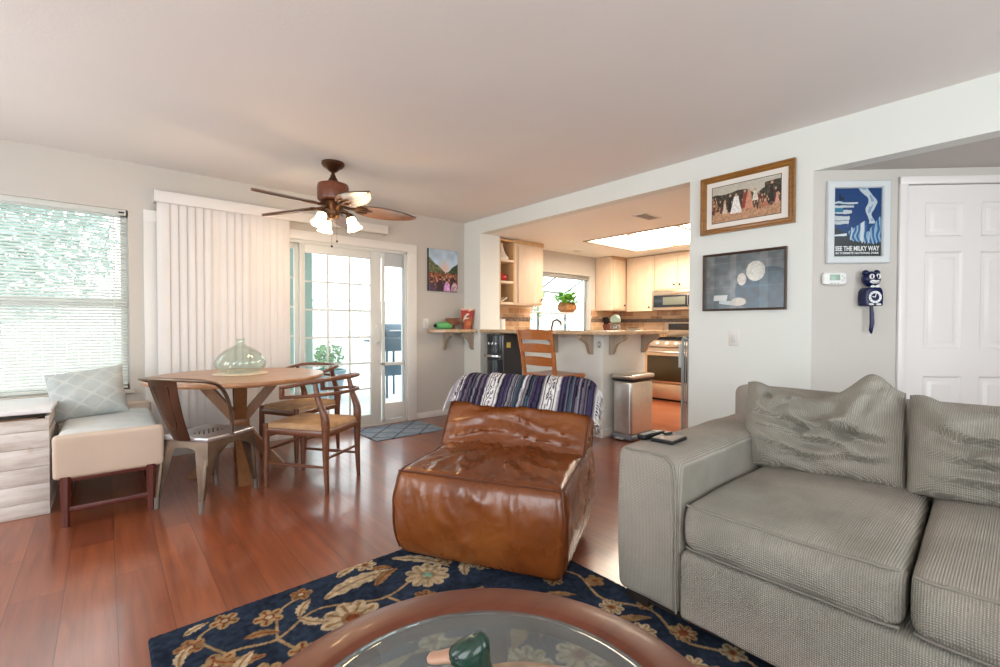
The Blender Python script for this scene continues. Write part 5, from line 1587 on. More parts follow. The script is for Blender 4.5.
# ---- leather chair
LO = Vector((1.675, 1.850, 0)); LR = math.atan2(-.478, -.878)
lc = thing('leather_chair', 'low armless brown leather lounge chair with wrinkled seat', 'chair', LO, LR)
LW = WM[lc.name]
def ridged(p, s, seed=0):
    return max(0, 1-3.6*abs(noise.noise(Vector((p.x*s[0]+seed, p.y*s[1], p.z*s[2])))))**2
SXL, SYL, SZL = .74, .82, .41
def seat_f(p):
    x, y, z = p.x/(SXL/2), p.y/(SYL/2), p.z/(SZL/2)      # -1..1
    q = p.copy()
    top = max(0, z)**2; fr = max(0, x)**3
    q.y *= 1.0+.045*(1-z*z)+.01*max(0, -x)*(.5+.5*z)            # belly at the sides, wider at the rear
    q.x += .045*max(0, x)**2*(1-z*z)*(1-.2*y*y)
    q.z += .028*max(0, z)*(1-x*x)*(1-y*y*.8)+.03*max(0, -x)*max(0, z)
    if z < 0: q.x += .16*(-z)**1.5*max(0, -x); q.y *= 1-.03*z*z
    # creases fanning from the seat centre to the front
    w_ = 0
    if z > .25:
        ang = noise.noise(Vector((p.x*2.6, p.y*2.6, 3)))
        rr = math.hypot(p.x+.62, p.y); ph = math.atan2(p.y, p.x+.62)+ang*.10
        s = Vector((rr, ph, 0))
        w_ = .021*ridged(s, (2.2, 6.5, 1), 2.2)+.013*ridged(s, (4.0, 13, 1), 7.1)-.008
        w_ *= (1-abs(x)**4)*(1-abs(y)**4)*min(1, (z-.25)*2)
        q.z += w_
    if x > .55:
        s = Vector((p.z*1.1, p.y+p.z*.35, 0))
        k = .014*ridged(s, (1.8, 7.5, 1), 4.4)+.007*ridged(s, (5, 21, 1), 1.3)-.005
        q.x += k*(1-abs(y)**4)*(1-abs(z)**3)*min(1, (x-.55)*3)
    if abs(y) > .8: q.y += math.copysign(.010*noise.fractal(Vector((p.x*5, p.z*7, 1)), 1, 2, 3), y)*(1-z*z)
    return q
mb = MB(); mb.rcube((SXL, SYL, SZL), .045, 44, seat_f)
seat_off = Vector((.47-SXL/2, -.005, .0175+SZL/2))
bmesh.ops.translate(mb.bm, vec=seat_off, verts=mb.bm.verts); bmesh.ops.transform(mb.bm, matrix=LW, verts=mb.bm.verts)
obj('seat', mb, M['leather'], lc, angle=80)
# piping along the seat edges
def seam_pts(fn, n=26): return [LW @ (seat_off+seat_f(Vector(fn(k/(n-1))))*1.0) for k in range(n)]
e_ = .986
hx_, hy_, hz_ = SXL/2*e_, SYL/2*e_, SZL/2*.985
mb = MB()
mb.tube(seam_pts(lambda t_: (hx_-.006, -hy_+.0+2*hy_*t_, hz_-.006)), .0055, 8)
obj('front_piping', mb, M['seam'], lc)
for s in (-1, 1):
    mb = MB()
    mb.tube(seam_pts(lambda t_: (hx_-.006, s*(hy_-.006), hz_-.006-2*(hz_-.02)*t_)), .0055, 8)
    mb.tube(seam_pts(lambda t_: (hx_-.006-1.3*hx_*t_, s*(hy_-.006), hz_-.006)), .005, 8)
    obj('side_piping', mb, M['seam'], lc)
# backrest swept across the chair
prof = [(.015, .395), (.005, .43), (-.035, .49), (-.085, .565), (-.135, .64), (-.19, .715), (-.245, .77), (-.30, .792), (-.35, .775), (-.375, .72), (-.365, .62), (-.33, .48), (-.29, .34), (-.25, .24), (-.15, .22), (-.06, .30)]
def prof_pt(t_):
    n = len(prof); f = t_*n; i = int(f) % n; k = f-int(f)
    P = [Vector((*prof[(i+j-1) % n], 0)) for j in range(4)]
    return .5*((2*P[1])+(-P[0]+P[2])*k+(2*P[0]-5*P[1]+4*P[2]-P[3])*k*k+(-P[0]+3*P[1]-3*P[2]+P[3])*k**3)
HB = .412
def back_f(u, v, off=0.0, hb=None):
    hb = hb or HB
    y = (2*v-1)
    p = prof_pt(u); c = Vector((-.17, .52, 0))
    sc = 1-.16*abs(y)**10
    d = (p-c)
    q = c+d*sc
    nrm = d.normalized()
    wr = 0
    if u < .42:
        s = Vector((u*9+.5*y*y+.20*noise.noise(Vector((y*1.4, u*3, 0))), y*1.2, 0))
        wr = .026*ridged(s, (1.6, .42, 1), 9.7)+.014*ridged(s, (3.4, .7, 1), 5.5)-.008
        wr *= (1-abs(y)**6)*min(1, u*8)*min(1, max(0, .42-u)*6)
    q = q+nrm*(wr+off)
    return LW @ Vector((q.x-.02*(y*y), -.022+hb*y*(1+.03*math.sin((p.y-.3)*5)), q.y))
mb = MB()
nU, nV = 96, 60
rows = mb.surf(lambda u, v: back_f(u, v), nU, nV, cu=True)
bm = mb.bm; bm.verts.ensure_lookup_table()
bm.faces.new([bm.verts[i*nV] for i in range(nU)]); bm.faces.new([bm.verts[i*nV+nV-1] for i in range(nU)][::-1])
obj('backrest', mb, M['leather'], lc, angle=70)
for v in (.0, 1.0):
    obj('back_piping', MB().tube([back_f(.02+.52*k/30, v, .002) for k in range(31)], .0055, 8), M['seam'], lc)
# ---- striped blanket over the backrest
bkO = thing('striped_blanket', 'purple, grey and white striped woven blanket over the leather backrest', 'blanket', LW @ Vector((-.3, 0, .79)), LR)
BWm = WM[bkO.name]
nA, nB = 70, 150
uA, uB = .238, .64
def bl_pt(a, b, off):
    u = uA+(uB-uA)*a
    y = 2*b-1
    # wavy front hem; ends droop over the sides
    u2 = u+(.006*math.sin(b*9+.6))*(1-a)**2-.012*(b-.5)*(1-a)
    fold = .003*math.sin(b*46+a*2)+.006*noise.noise(Vector((a*3, b*14, 1)))
    p = back_f(max(.2, u2), min(1, max(0, .5+.5*y*.995)), .0, HB*1.055)
    q = prof_pt(u2); d = (q-Vector((-.17, .52, 0))).normalized()
    o = LW.to_3x3() @ Vector((d.x, 0, d.y))
    yo = LW.to_3x3() @ Vector((0, 1, 0))
    edge = max(0, abs(y)-.93)/.07
    return p+o*(.026+off+fold*.8)+yo*(.012*edge*(1 if y > 0 else -1))-Vector((0, 0, .03))*edge**2
mb = MB()
mb.surf(lambda a, b: bl_pt(a, b, 0), nA, nB); mb.surf(lambda a, b: bl_pt(a, b, .007), nA, nB)
# rim
def rim(fn, n):
    va = [mb.bm.verts.new(fn(k/(n-1), 0)) for k in range(n)]; vb = [mb.bm.verts.new(fn(k/(n-1), .007)) for k in range(n)]
    for k in range(n-1): mb.bm.faces.new((va[k], va[k+1], vb[k+1], vb[k]))
rim(lambda t_, o: bl_pt(0, t_, o), nB); rim(lambda t_, o: bl_pt(1, t_, o), nB); rim(lambda t_, o: bl_pt(t_, 0, o), nA); rim(lambda t_, o: bl_pt(t_, 1, o), nA)
cloth = obj('cloth', mb, M['cloth'], bkO, angle=70)
def stripes(co):
    Wm = np.array(LW.inverted() @ BWm); p = np.c_[co, np.ones(len(co))] @ Wm.T
    b = np.clip((p[:, 1]/(HB*1.055)+1)/2, 0, 1); zz = p[:, 2]+p[:, 0]
    pal = dict(w=(206, 202, 200), g=(98, 95, 102), p=(64, 52, 80), d=(30, 25, 36), b=(50, 56, 76), l=(138, 134, 142), m=(88, 76, 92), t=(52, 74, 86))
    seq = 'lKKldw' 'pgdpdgmpdgbdgldpdmgdpd' 'lwdwKKKKKwdwwl' 'dpbpdpgdblgdldgtbdgwldlgdtdgb' 'pdpbpdg' 'lwdwKKKKKwdwwl' 'pdpbdpgdbtgdpdglpdgmdgd' 'pbpdlw'
    n = len(seq); idx = np.clip((b*n).astype(int), 0, n-1)
    c = np.zeros((len(co), 3))
    for i, ch in enumerate(seq):
        k = idx == i
        if ch == 'K':
            fb = (b[k]*n-i)+sum(1 for q in seq[:i][::-1][:5] if q == 'K' and True)*1.0; ph = np.abs(((fb/5.0)*2-1))+np.abs(((zz[k]*26) % 1)*2-1); c[k] = np.where(((ph % .5) > .27)[:, None], np.array([50, 46, 56.]), np.array([220, 216, 214.]))
        else: c[k] = pal[ch]
    return c*(.86+.28*vnoise(p[:, 1], zz, 220, 3)[:, None])
vcol(cloth, stripes)
mb = MB(); rnd = random.Random(2)
for b_, sg in ((1.0, 1), (0.0, -1)):
    for k in range(26):
        p = bl_pt(.02+.94*k/25, b_, .003)
        yo = LW.to_3x3() @ Vector((0, sg, 0))
        mb.tube([p, p+yo*.012+Vector((0, 0, -.012)), p+yo*rnd.uniform(.012, .022)+Vector((rnd.uniform(-.006, .006), 0, -rnd.uniform(.03, .045)))], [.004, .0035, .0025], 5)
fr = obj('fringe', mb, simple('white_yarn', (.68, .66, .66), .9, var=.2, vs=60), bkO)
fr['kind'] = 'stuff'

# ---- sofa
SXF, SXB, SY0, SY1 = 1.555, 2.80, -.62, 1.08
sf = thing('grey_sofa', 'grey waffle weave sofa with loose cushions and a low dark base', 'sofa', (2.15, .24, 0))
def at(mb, c):
    bmesh.ops.translate(mb.bm, vec=Vector(c), verts=mb.bm.verts); return mb
def arm(y0, y1):
    d = (1.10, y1-y0, .572); c = Vector((SXF+.005+.55, (y0+y1)/2, .065+.286))
    def f(p):
        z = p.z/(d[2]/2)
        q = p.copy()
        q.z += .012*math.cos(p.y/(d[1]/2)*PI/2)*max(0, z)+.006*noise.noise(p*5)
        q.x += -.012*(1-z*z)*(1 if p.x < 0 else 0)+(.10*max(0, z)**3 if p.x < -.45 else 0)*0
        q.y *= 1+.02*(1-z*z)
        if p.x > .3 and z > 0: q.z -= .02*(p.x-.3)*0
        return q
    mb = MB(); mb.rcube(d, .035, 26, f)
    return at(mb, c)
obj('arm', arm(.812, SY1), M['sofa'], sf, angle=70); obj('arm', arm(SY0, -.35), M['sofa'], sf, angle=70)
def base_f(p): return p
mb = MB(); mb.rcube((1.12, 1.155, .245), .02, 10, lambda p: Vector((p.x, p.y, p.z+.003*noise.noise(p*6))))
obj('base', at(mb, (SXF-.008+.56, .231, .192)), M['sofa'], sf, angle=70)
mb = MB()
def backf(p):
    z = p.z/.36
    return Vector((p.x+.03*max(0, z)*0+.010*noise.noise(p*3), p.y, p.z+.006*noise.noise(p*4)))
mb.rcube((.15, SY1-SY0, .73), .05, 22, backf)
obj('backrest', at(mb, (SXB-.075, (SY0+SY1)/2, .065+.365)), M['sofa'], sf, angle=70)
def seat_cushion(y0, y1, seed, gap):
    d = (.98, y1-y0-.004, .168)
    def f(p):
        x, y, z = p.x/(d[0]/2), p.y/(d[1]/2), p.z/(d[2]/2)
        q = p.copy()
        q.z += .022*max(0, z)*(1-abs(x)**3)*(1-abs(y)**3)
        if x < 0: q.x -= .030*(1-z*z)*(1-.5*abs(y)**4)
        q.y += .006*(1-z*z)*(1 if y > 0 else -1)*0
        q += Vector((0, 0, 1))*.007*noise.fractal(Vector((p.x*3+seed, p.y*3, p.z)), 1, 2, 3)*(1 if z > 0 else 0)
        if gap*y > 0: q.y -= .045*abs(y)*(1-x)/2
        if x < -.9: q.x += .006*noise.fractal(Vector((seed, p.y*7, p.z*16)), 1, 2, 3)
        if x < -.8 and abs(y) > .8: q.x += .014*((abs(y)-.8)/.2)**2
        return q
    c = Vector((1.565+.49, (y0+y1)/2, .316+.084))
    mb = MB(); mb.rcube(d, .04, 30, f)
    o = obj('seat_cushion', at(mb, c), M['sofa'], sf, angle=70)
    for zz in (.90, -.90):
        pts = []
        for k in range(40):
            t_ = -1+2*k/39
            pts.append(c+f(Vector((-d[0]/2*.982, d[1]/2*.96*t_, d[2]/2*zz))))
        obj('piping', MB().tube(pts, .0042, 8), M['sofapipe'], o)
seat_cushion(.243, .810, 1.0, -1); seat_cushion(-.345, .239, 5.0, 1)
def arm_pipe(y):
    pts = [(SXF+.0, y, .08)]+[(SXF-.008, y, z) for z in (.2, .32, .44)]+[(SXF-.004, y+.004, .56), (SXF+.0, y+.02, .615), (SXF+.006, y+.05, .638), (SXF+.008, y+.12, .641), (SXF+.008, y+.22, .636)]
    return MB().tube(pts, .0042, 8)
obj('arm_piping', arm_pipe(.822), M['sofapipe'], sf)
obj('arm_piping', arm_pipe(-.598), M['sofapipe'], sf)
obj('plinth', MB().bx(SXF+.05, SXB-.05, SY0+.04, SY1-.04, .035, .075), M['darkfoot'], sf)
for x in (SXF+.09, SXB-.08):
    for y in (SY0+.07, SY1-.07):
        zb = .0165 if x < 1.7 else 0
        obj('foot', MB().bx(x-.045, x+.045, y-.05, y+.05, zb, .07, .006), M['darkfoot'], sf)
def ridge2(p, s, seed=0):
    return max(0, 1-2.6*abs(noise.noise(Vector((p.x*s[0]+seed, p.y*s[1], p.z*s[2])))))**1.5
def creases(x, y, lines):
    dz = 0
    for amp, wd, pts in lines:
        amp *= 1.3; wd *= 1.25
        best, sgn = 9, 1
        for (x0, y0), (x1, y1) in zip(pts, pts[1:]):
            ex, ey = x1-x0, y1-y0; L2 = ex*ex+ey*ey
            t_ = max(0, min(1, ((x-x0)*ex+(y-y0)*ey)/L2))
            dx, dy = x-x0-t_*ex, y-y0-t_*ey; d = math.hypot(dx, dy)
            if d < best: best, sgn = d, (1 if ex*dy-ey*dx > 0 else -1)
        tot = sum(math.hypot(b[0]-a[0], b[1]-a[1]) for a, b in zip(pts, pts[1:]))
        fade = 1
        for e in (pts[0], pts[-1]): fade *= min(1, .25+math.hypot(x-e[0], y-e[1])/(.30*tot))
        dd = best*sgn
        dz += amp*fade*(1.2*math.exp(-((dd-wd*.6)/wd)**2)-.7*math.exp(-((dd+wd*.8)/(wd*.9))**2))
    return dz
FOLDS_A = [(.030, .11, [(-.55, .62), (-.25, .12), (.20, .03)]), (.024, .10, [(-.95, .35), (-.62, .30), (-.30, .12)]), (.030, .12, [(.48, .90), (.28, .40), (-.05, .02)]),
           (.022, .10, [(-.60, -.05), (.10, -.22), (.46, -.45)]), (.020, .09, [(-.98, .62), (-.64, .50), (-.46, .66)]), (.024, .11, [(.22, .12), (.62, -.05), (.96, -.05)]),
           (.018, .09, [(-.28, -.62), (.42, -.52), (.88, -.40)]), (.022, .10, [(.68, .66), (.48, .14)]), (.016, .08, [(-.85, -.25), (-.40, -.45), (.0, -.70)])]
FOLDS_B = [(.026, .11, [(-.90, .55), (-.45, .20), (.10, .25)]), (.024, .10, [(.60, .85), (.20, .35), (-.30, -.05)]), (.020, .10, [(-.80, -.10), (-.10, -.30), (.60, -.25)]), (.018, .09, [(-.60, -.60), (.30, -.62)]), (.024, .1, [(.9, .5), (.5, .1)])]
def back_pillow(name, w_, h_, th, T, seed, peak, folds):
    mb = MB()
    q0 = bmesh.ops.create_cube(mb.bm, size=2)
    es = list({e for v in q0['verts'] for e in v.link_edges})
    bmesh.ops.subdivide_edges(mb.bm, edges=[e for e in es if abs((e.verts[0].co-e.verts[1].co).z) < .1], cuts=58, use_grid_fill=True)
    for v in mb.bm.verts:
        x, y, s = v.co.x, v.co.y, (1 if v.co.z > 0 else -1)
        t_ = max(0, 1-abs(x)**3.2)**.55*max(0, 1-abs(y)**3.2)**.55
        z = s*(th/2*t_+.003)
        # slumped: sagging middle top edge, tall ear on one corner
        hx = w_/2*x*(1-.03*(1-abs(x))*y); hy = h_/2*y
        up = max(0, y)
        hy += up*(peak*math.exp(-((x-.62)/.26)**2)-.035*math.exp(-((x+.1)/.5)**2)+.02*math.exp(-((x+.9)/.2)**2))
        hy += .010*noise.noise(Vector((x*3+seed, 1, 0)))*abs(y)
        if s > 0:
            P = Vector((hx, hy, 0))
            w1 = noise.noise(Vector((hx*5+seed, hy*5, 2)))*.10
            A = Vector((hx*1.2+hy*1.5+w1, hx*.55-hy*1.3+w1, 0)); B = Vector((hx*1.4-hy*1.1+w1, hx*.8+hy*1.7-w1, 0))
            kk = (1-abs(x)**4)*(1-abs(y)**5)
            z += kk*(.022*ridge2(A, (1.7, 5.2, 1), seed)+.020*ridge2(B, (1.5, 5.0, 1), seed+3)+.010*ridge2(A, (4, 12, 1), seed+6)-.02)*(.55+.45*max(-.6, min(.7, y+.35)))
        if s > 0: z += creases(x+.03*noise.noise(Vector((x*4, y*4, seed))), y+.05*noise.noise(Vector((x*4, y*4, seed+4))), folds)*(1-abs(x)**6)*(1-abs(y)**6)
        v.co = Vector((hx, hy, z))
    bmesh.ops.transform(mb.bm, matrix=T, verts=mb.bm.verts)
    return obj(name, mb, M['sofa'], sf, angle=80)
# pillow frame: local x -> -y (to the right in the picture), local y -> up, local z -> towards -x
def PF(cx, cy, cz, lean, yaw=0):
    B = Matrix(((0, 0, -1, 0), (-1, 0, 0, 0), (0, 1, 0, 0), (0, 0, 0, 1)))
    return Matrix.Translation((cx, cy, cz)) @ Matrix.Rotation(R(yaw), 4, 'Z') @ Matrix.Rotation(R(lean), 4, 'Y') @ B
back_pillow('back_cushion', .57, .37, .25, PF(2.345, .59, .662, 15, 11), 1.7, .085, FOLDS_A)
back_pillow('back_cushion', .58, .36, .26, PF(2.38, .01, .662, 15, 5), 6.3, .0, FOLDS_B)

# ---- things on the sofa arm
t_ = thing('remote_control', 'thick black remote control on the sofa arm', 'remote control', (1.755, 1.045, .647))
RM = Matrix.Translation((1.755, 1.045, .6475)) @ Matrix.Rotation(R(-3), 4, 'Z')
mb = MB(); mb.rcube((.15, .042, .022), .008, 10, lambda p: Vector((p.x, p.y*(1+.1*math.sin(p.x*30)), p.z)))
bmesh.ops.transform(mb.bm, matrix=RM @ Matrix.Translation((0, 0, .011)), verts=mb.bm.verts)
obj('case', mb, M['black'], t_)
mb = MB()
for i in range(4):
    for j in (-1, 0, 1): mb.box((-.05+i*.022, j*.012, .0225), (.008, .007, .003), .001, M=RM)
obj('buttons', mb, simple('grey_rubber', (.20, .19, .18), .6), t_)
t_ = thing('tablet_case', 'flat taupe topped case with black edges on the sofa arm', 'case', (1.755, .965, .647))
RM = Matrix.Translation((1.755, .965, .6475)) @ Matrix.Rotation(R(4), 4, 'Z')
mb = MB(); mb.rcube((.130, .098, .014), .005, 10); bmesh.ops.transform(mb.bm, matrix=RM @ Matrix.Translation((0, 0, .009)), verts=mb.bm.verts)
obj('shell', mb, M['black'], t_)
obj('top_panel', MB().box((0, 0, .0165), (.118, .086, .002), .0008, M=RM), simple('taupe_leather', (.25, .195, .16), .5), t_)
t_ = thing('key_fob', 'small black key fob lying on the taupe case', 'key fob', (1.79, .985, .664))
mb = MB(); mb.rcube((.04, .02, .009), .004, 8, None); bmesh.ops.transform(mb.bm, matrix=RM @ Matrix.Translation((.035, .022, .0235)) @ Matrix.Rotation(R(-25), 4, 'Z'), verts=mb.bm.verts)
obj('fob', mb, M['black'], t_)
obj('ring', MB().tube([RM @ Vector((.060+.008*math.cos(a), .010+.010*math.sin(a), .021)) for a in [2*PI*k/16 for k in range(16)]], .0015, 6, closed=True), M['steel'], t_)

# ---- coffee table
CT = Vector((.454, .559, .0165)); CZ = .45
ctb = thing('coffee_table', 'round dark wood coffee table with an inset glass top', 'table', CT)
mb = MB(); mb.lathe([(.352, CZ-.012), (.352, CZ-.006), (.358, CZ-.001), (.375, CZ), (.435, CZ-.001), (.450, CZ-.007), (.455, CZ-.018), (.452, CZ-.034), (.435, CZ-.045), (.36, CZ-.045), (.345, CZ-.040), (.345, CZ-.012), (.352, CZ-.012)], (CT.x, CT.y, 0), 120)
obj('wood_ring', mb, M['tablering'], ctb)
mb = MB(); mb.lathe([(0, CZ-.011), (.350, CZ-.011), (.3515, CZ-.004), (.346, CZ-.0005), (.326, CZ+.001), (0, CZ+.001)], (CT.x, CT.y, 0), 120)
obj('glass_top', mb, M['tglass'], ctb)
for k in range(4):
    a = R(47+90*k); d_ = Vector((math.cos(a), math.sin(a), 0)); sd = Vector((-d_.y, d_.x, 0))
    mb = MB()
    pts = [CT+d_*.38+Vector((0, 0, 0)), CT+d_*.34+Vector((0, 0, .12)), CT+d_*.345+Vector((0, 0, .28)), CT+d_*.385+Vector((0, 0, CZ-.055-.0165))]
    mb.tube(pts, [.030, .030, .034, .036], 4, flat=(1.0, .8), upv=d_)
    obj('leg', mb, M['tableleg2'], ctb)
mb = MB()
for k in range(2):
    T = Matrix.Translation((CT.x, CT.y, 0)) @ Matrix.Rotation(R(47+90*k), 4, 'Z')
    mb.bx(-.36, .36, -.030, .030, CZ-.085-k*.001, CZ-.046-k*.001, .004, M=T)
obj('cross_brace', mb, M['tableleg2'], ctb)
mb = MB()
for k in range(2):
    T = Matrix.Translation((CT.x, CT.y, 0)) @ Matrix.Rotation(R(47+90*k), 4, 'Z')
    mb.bx(-.33, .33, -.028, .028, .115-k*.001, .145-k*.001, .004, M=T)
obj('lower_stretcher', mb, M['tableleg2'], ctb)

# ---- duck decoy
DK = thing('duck_decoy', 'painted mallard duck decoy with green head on the glass table', 'decoy', (.478, .590, CZ+.001), math.atan2(.72, -.70))
DW = WM[DK.name]
mb = MB()
def duckbody(p):
    x = p.x/.145
    k = 1-.25*max(0, -x)**1.5
    return Vector((p.x, p.y*k*(1-.2*max(0, x)**2), p.z*k+(.030*max(0, -x)**2)+.006*max(0, x)))
mb.ell((0, 0, 0), (.145, .066, .048), 32, 20)
for v in mb.bm.verts: v.co = duckbody(v.co); v.co.z = max(v.co.z, -.040)
bmesh.ops.transform(mb.bm, matrix=DW @ Matrix.Translation((-.085, 0, .041)), verts=mb.bm.verts)
obj('body', mb, simple('duck_brown', (.30, .22, .15), .45, var=.4, vs=22), DK)
dg_ = NT('mallard_green'); dg_.base(dg_.ramp(dg_.noise(14, 3), [(.3, (.004, .020, .012)), (.7, (.009, .042, .026))])).set(rough=.22)
mb = MB()
# neck and head grown as one surface: sections up the neck that swing forward into cheeks and forehead
sec = [(.004, .052, .042, .036), (.010, .066, .034, .030), (.014, .078, .029, .0265), (.020, .089, .030, .026), (.026, .098, .0345, .027), (.028, .107, .0365, .0275), (.026, .116, .034, .0265), (.021, .125, .028, .023), (.018, .132, .0205, .0175), (.016, .1375, .0125, .0108), (.015, .1405, .0055, .005), (.0145, .1415, .0, .0)]
def hs(i, k, n=28):
    cx_h, z_h, rx_h, ry_h = sec[i]
    a_ = 2*PI*k/n
    z_h += .011*min(1, max(0, (z_h-.052)/.02))
    return DW @ Vector((cx_h+rx_h*math.cos(a_), ry_h*math.sin(a_)*(1-.12*max(0, math.cos(a_))), z_h-.004*math.cos(a_)*(i > 3)))
rings = [[mb.bm.verts.new(hs(i, k)) for k in range(28)] for i in range(len(sec)-1)]
top = mb.bm.verts.new(hs(len(sec)-1, 0))
for A_, B_ in zip(rings, rings[1:]):
    for k in range(28): mb.bm.faces.new((A_[k], A_[(k+1) % 28], B_[(k+1) % 28], B_[k]))
for k in range(28): mb.bm.faces.new((rings[-1][k], rings[-1][(k+1) % 28], top))
mb.bm.faces.new(rings[0][::-1])
hd = obj('head', mb, dg_.m, DK, angle=80)
mb = MB()
mb.tube([DW @ (Vector(p)+Vector((0, 0, .011))) for p in ((.050, 0, .1005), (.060, 0, .1005), (.070, 0, .098), (.081, 0, .0955), (.090, 0, .0945), (.096, 0, .0935), (.099, 0, .093))], [.0155, .0145, .0135, .0130, .0125, .0095, .003], 18, flat=(1.0, .62))
obj('bill', mb, simple('duck_bill', (.36, .20, .13), .4), hd, angle=80)
mb = MB()
for s in (-1, 1): mb.ell(DW @ Vector((.044, .0212*s, .1225)), (.0036, .0036, .0036), 10, 8)
obj('eye', mb, M['gloss'], hd)
mb = MB(); mb.tube([DW @ Vector((.011+.034*math.cos(2*PI*k/28), .0305*math.sin(2*PI*k/28), .073)) for k in range(28)], .0045, 8, closed=True)
obj('neck_ring', mb, simple('duck_white', (.72, .70, .66), .45), DK)

# ---- two pictures on the pier
def frame_x(o, name, y0, y1, z0, z1, prof_w, depth, mat):
    """moulded frame lying on the wall x = XR, seen from -x"""
    prof = [(0, 0), (0, depth), (prof_w*.25, depth*1.0), (prof_w*.45, depth*.72), (prof_w*.7, depth*.78), (prof_w, depth*.45), (prof_w, 0)]
    mb = MB(); rings = []
    for (ins, d_) in prof:
        rings.append([mb.bm.verts.new((XR-.002-d_, yy, zz)) for yy, zz in ((y0+ins, z0+ins), (y1-ins, z0+ins), (y1-ins, z1-ins), (y0+ins, z1-ins))])
    for a, b in zip(rings, rings[1:]):
        for k in range(4): mb.bm.faces.new((a[k], a[(k+1) % 4], b[(k+1) % 4], b[k]))
    return obj(name, mb, mat, o, angle=25)
gold = wood('gold_frame_wood', (.21, .085, .014), (.34, .155, .034), 'y', 2, .3, .2)
p1 = thing('framed_picture', 'wide gilt framed picture of a village gathering, upper on the pier', 'picture', (XR, 1.352, 1.816), group='framed pictures on the pier')
frame_x(p1, 'frame', 1.033, 1.671, 1.818, 2.248, .042, .030, gold)
obj('mat_board', MB().bx(XR-.012, XR-.003, 1.07, 1.635, 1.855, 2.212), simple('cream_mat_board', (.76, .72, .66), .8), p1)
obj('backing', MB().bx(XR-.004, XR, 1.04, 1.665, 1.825, 2.24), M['rawwood'], p1)
def gather(u, v):
    n = vnoise(u*2, v, 26, 1); n2 = vnoise(u*2, v, 60, 2)
    c = np.zeros((len(u), 3)); c[:] = np.array([188, 182, 168.])+(n[:, None]-.5)*18
    hz = .70+.14*vnoise(u, v*0, 9, 5)+.12*(u > .78)-.1*np.exp(-((u-.67)/.06)**2)
    k = v < hz; c[k] = (np.array([70, 62, 48.])*(.55+.75*n))[k] if False else (np.array([70, 62, 48.])[None]*(.55+.75*n)[:, None])[k]
    k = v < .30+.06*(vnoise(u, v*0, 5, 8)); c[k] = (np.array([182, 140, 108.])[None]*(.86+.25*n)[:, None])[k]
    rnd = random.Random(9)
    for i in range(60):
        px = rnd.uniform(0, 1); py = rnd.uniform(.30, .55); w_ = rnd.uniform(.012, .026); h_ = rnd.uniform(.12, .26)
        col = np.array(rnd.choice([(80, 50, 40), (50, 40, 34), (130, 70, 50), (150, 110, 80), (95, 75, 60), (110, 45, 38)]), float)
        if .24 < px < .45 and py < .4: continue
        k = (((u-px)/w_)**2+((v-py)/(h_*.5))**2 < 1); c[k] = (col[None]*(.7+.6*n2)[:, None])[k]
        k = (((u-px)/(w_*.5))**2+((v-py-h_*.55)/.035)**2 < 1); c[k] = (190, 150, 120)
    def fig(px, py, w_, h_, col, head=(190, 150, 122)):
        k = (np.abs(u-px) < w_*(1.15-.75*(v-py)/h_)) & (v > py) & (v < py+h_)
        c[k] = (np.array(col, float)[None]*(.85+.3*n2)[:, None])[k]
        q = ((u-px)/.018)**2+((v-py-h_-.03)/.04)**2 < 1; c[q] = head
    fig(.28, .25, .03, .42, (36, 32, 32)); fig(.20, .22, .03, .30, (205, 190, 170)); fig(.37, .20, .075, .46, (225, 222, 218)); fig(.50, .30, .045, .42, (140, 62, 48))
    fig(.56, .26, .055, .46, (196, 138, 112)); fig(.65, .45, .04, .26, (214, 206, 190)); fig(.88, .34, .03, .46, (44, 40, 36)); fig(.79, .24, .05, .14, (176, 110, 84)); fig(.95, .28, .03, .2, (205, 150, 130))
    return c
painted('print', (XR-.0125, 1.588, 1.898), (0, -.468, 0), (0, 0, .268), 200, 120, gather, M['col'], p1)
obj('print_edge', MB().bx(XR-.0135, XR-.012, 1.117, 1.591, 2.165, 2.169).bx(XR-.0135, XR-.012, 1.117, 1.591, 1.895, 1.899).bx(XR-.0135, XR-.012, 1.117, 1.121, 1.895, 2.169).bx(XR-.0135, XR-.012, 1.587, 1.591, 1.895, 2.169), M['black'], p1)
p2 = thing('framed_picture', 'thin framed dark teal picture, lower on the pier', 'picture', (XR, 1.366, 1.234), group='framed pictures on the pier')
frame_x(p2, 'frame', 1.080, 1.652, 1.236, 1.666, .016, .022, wood('dark_frame_wood', (.05, .025, .015), (.09, .047, .028), 'y', 2, .4))
obj('backing', MB().bx(XR-.008, XR, 1.088, 1.644, 1.243, 1.659), M['rawwood'], p2)
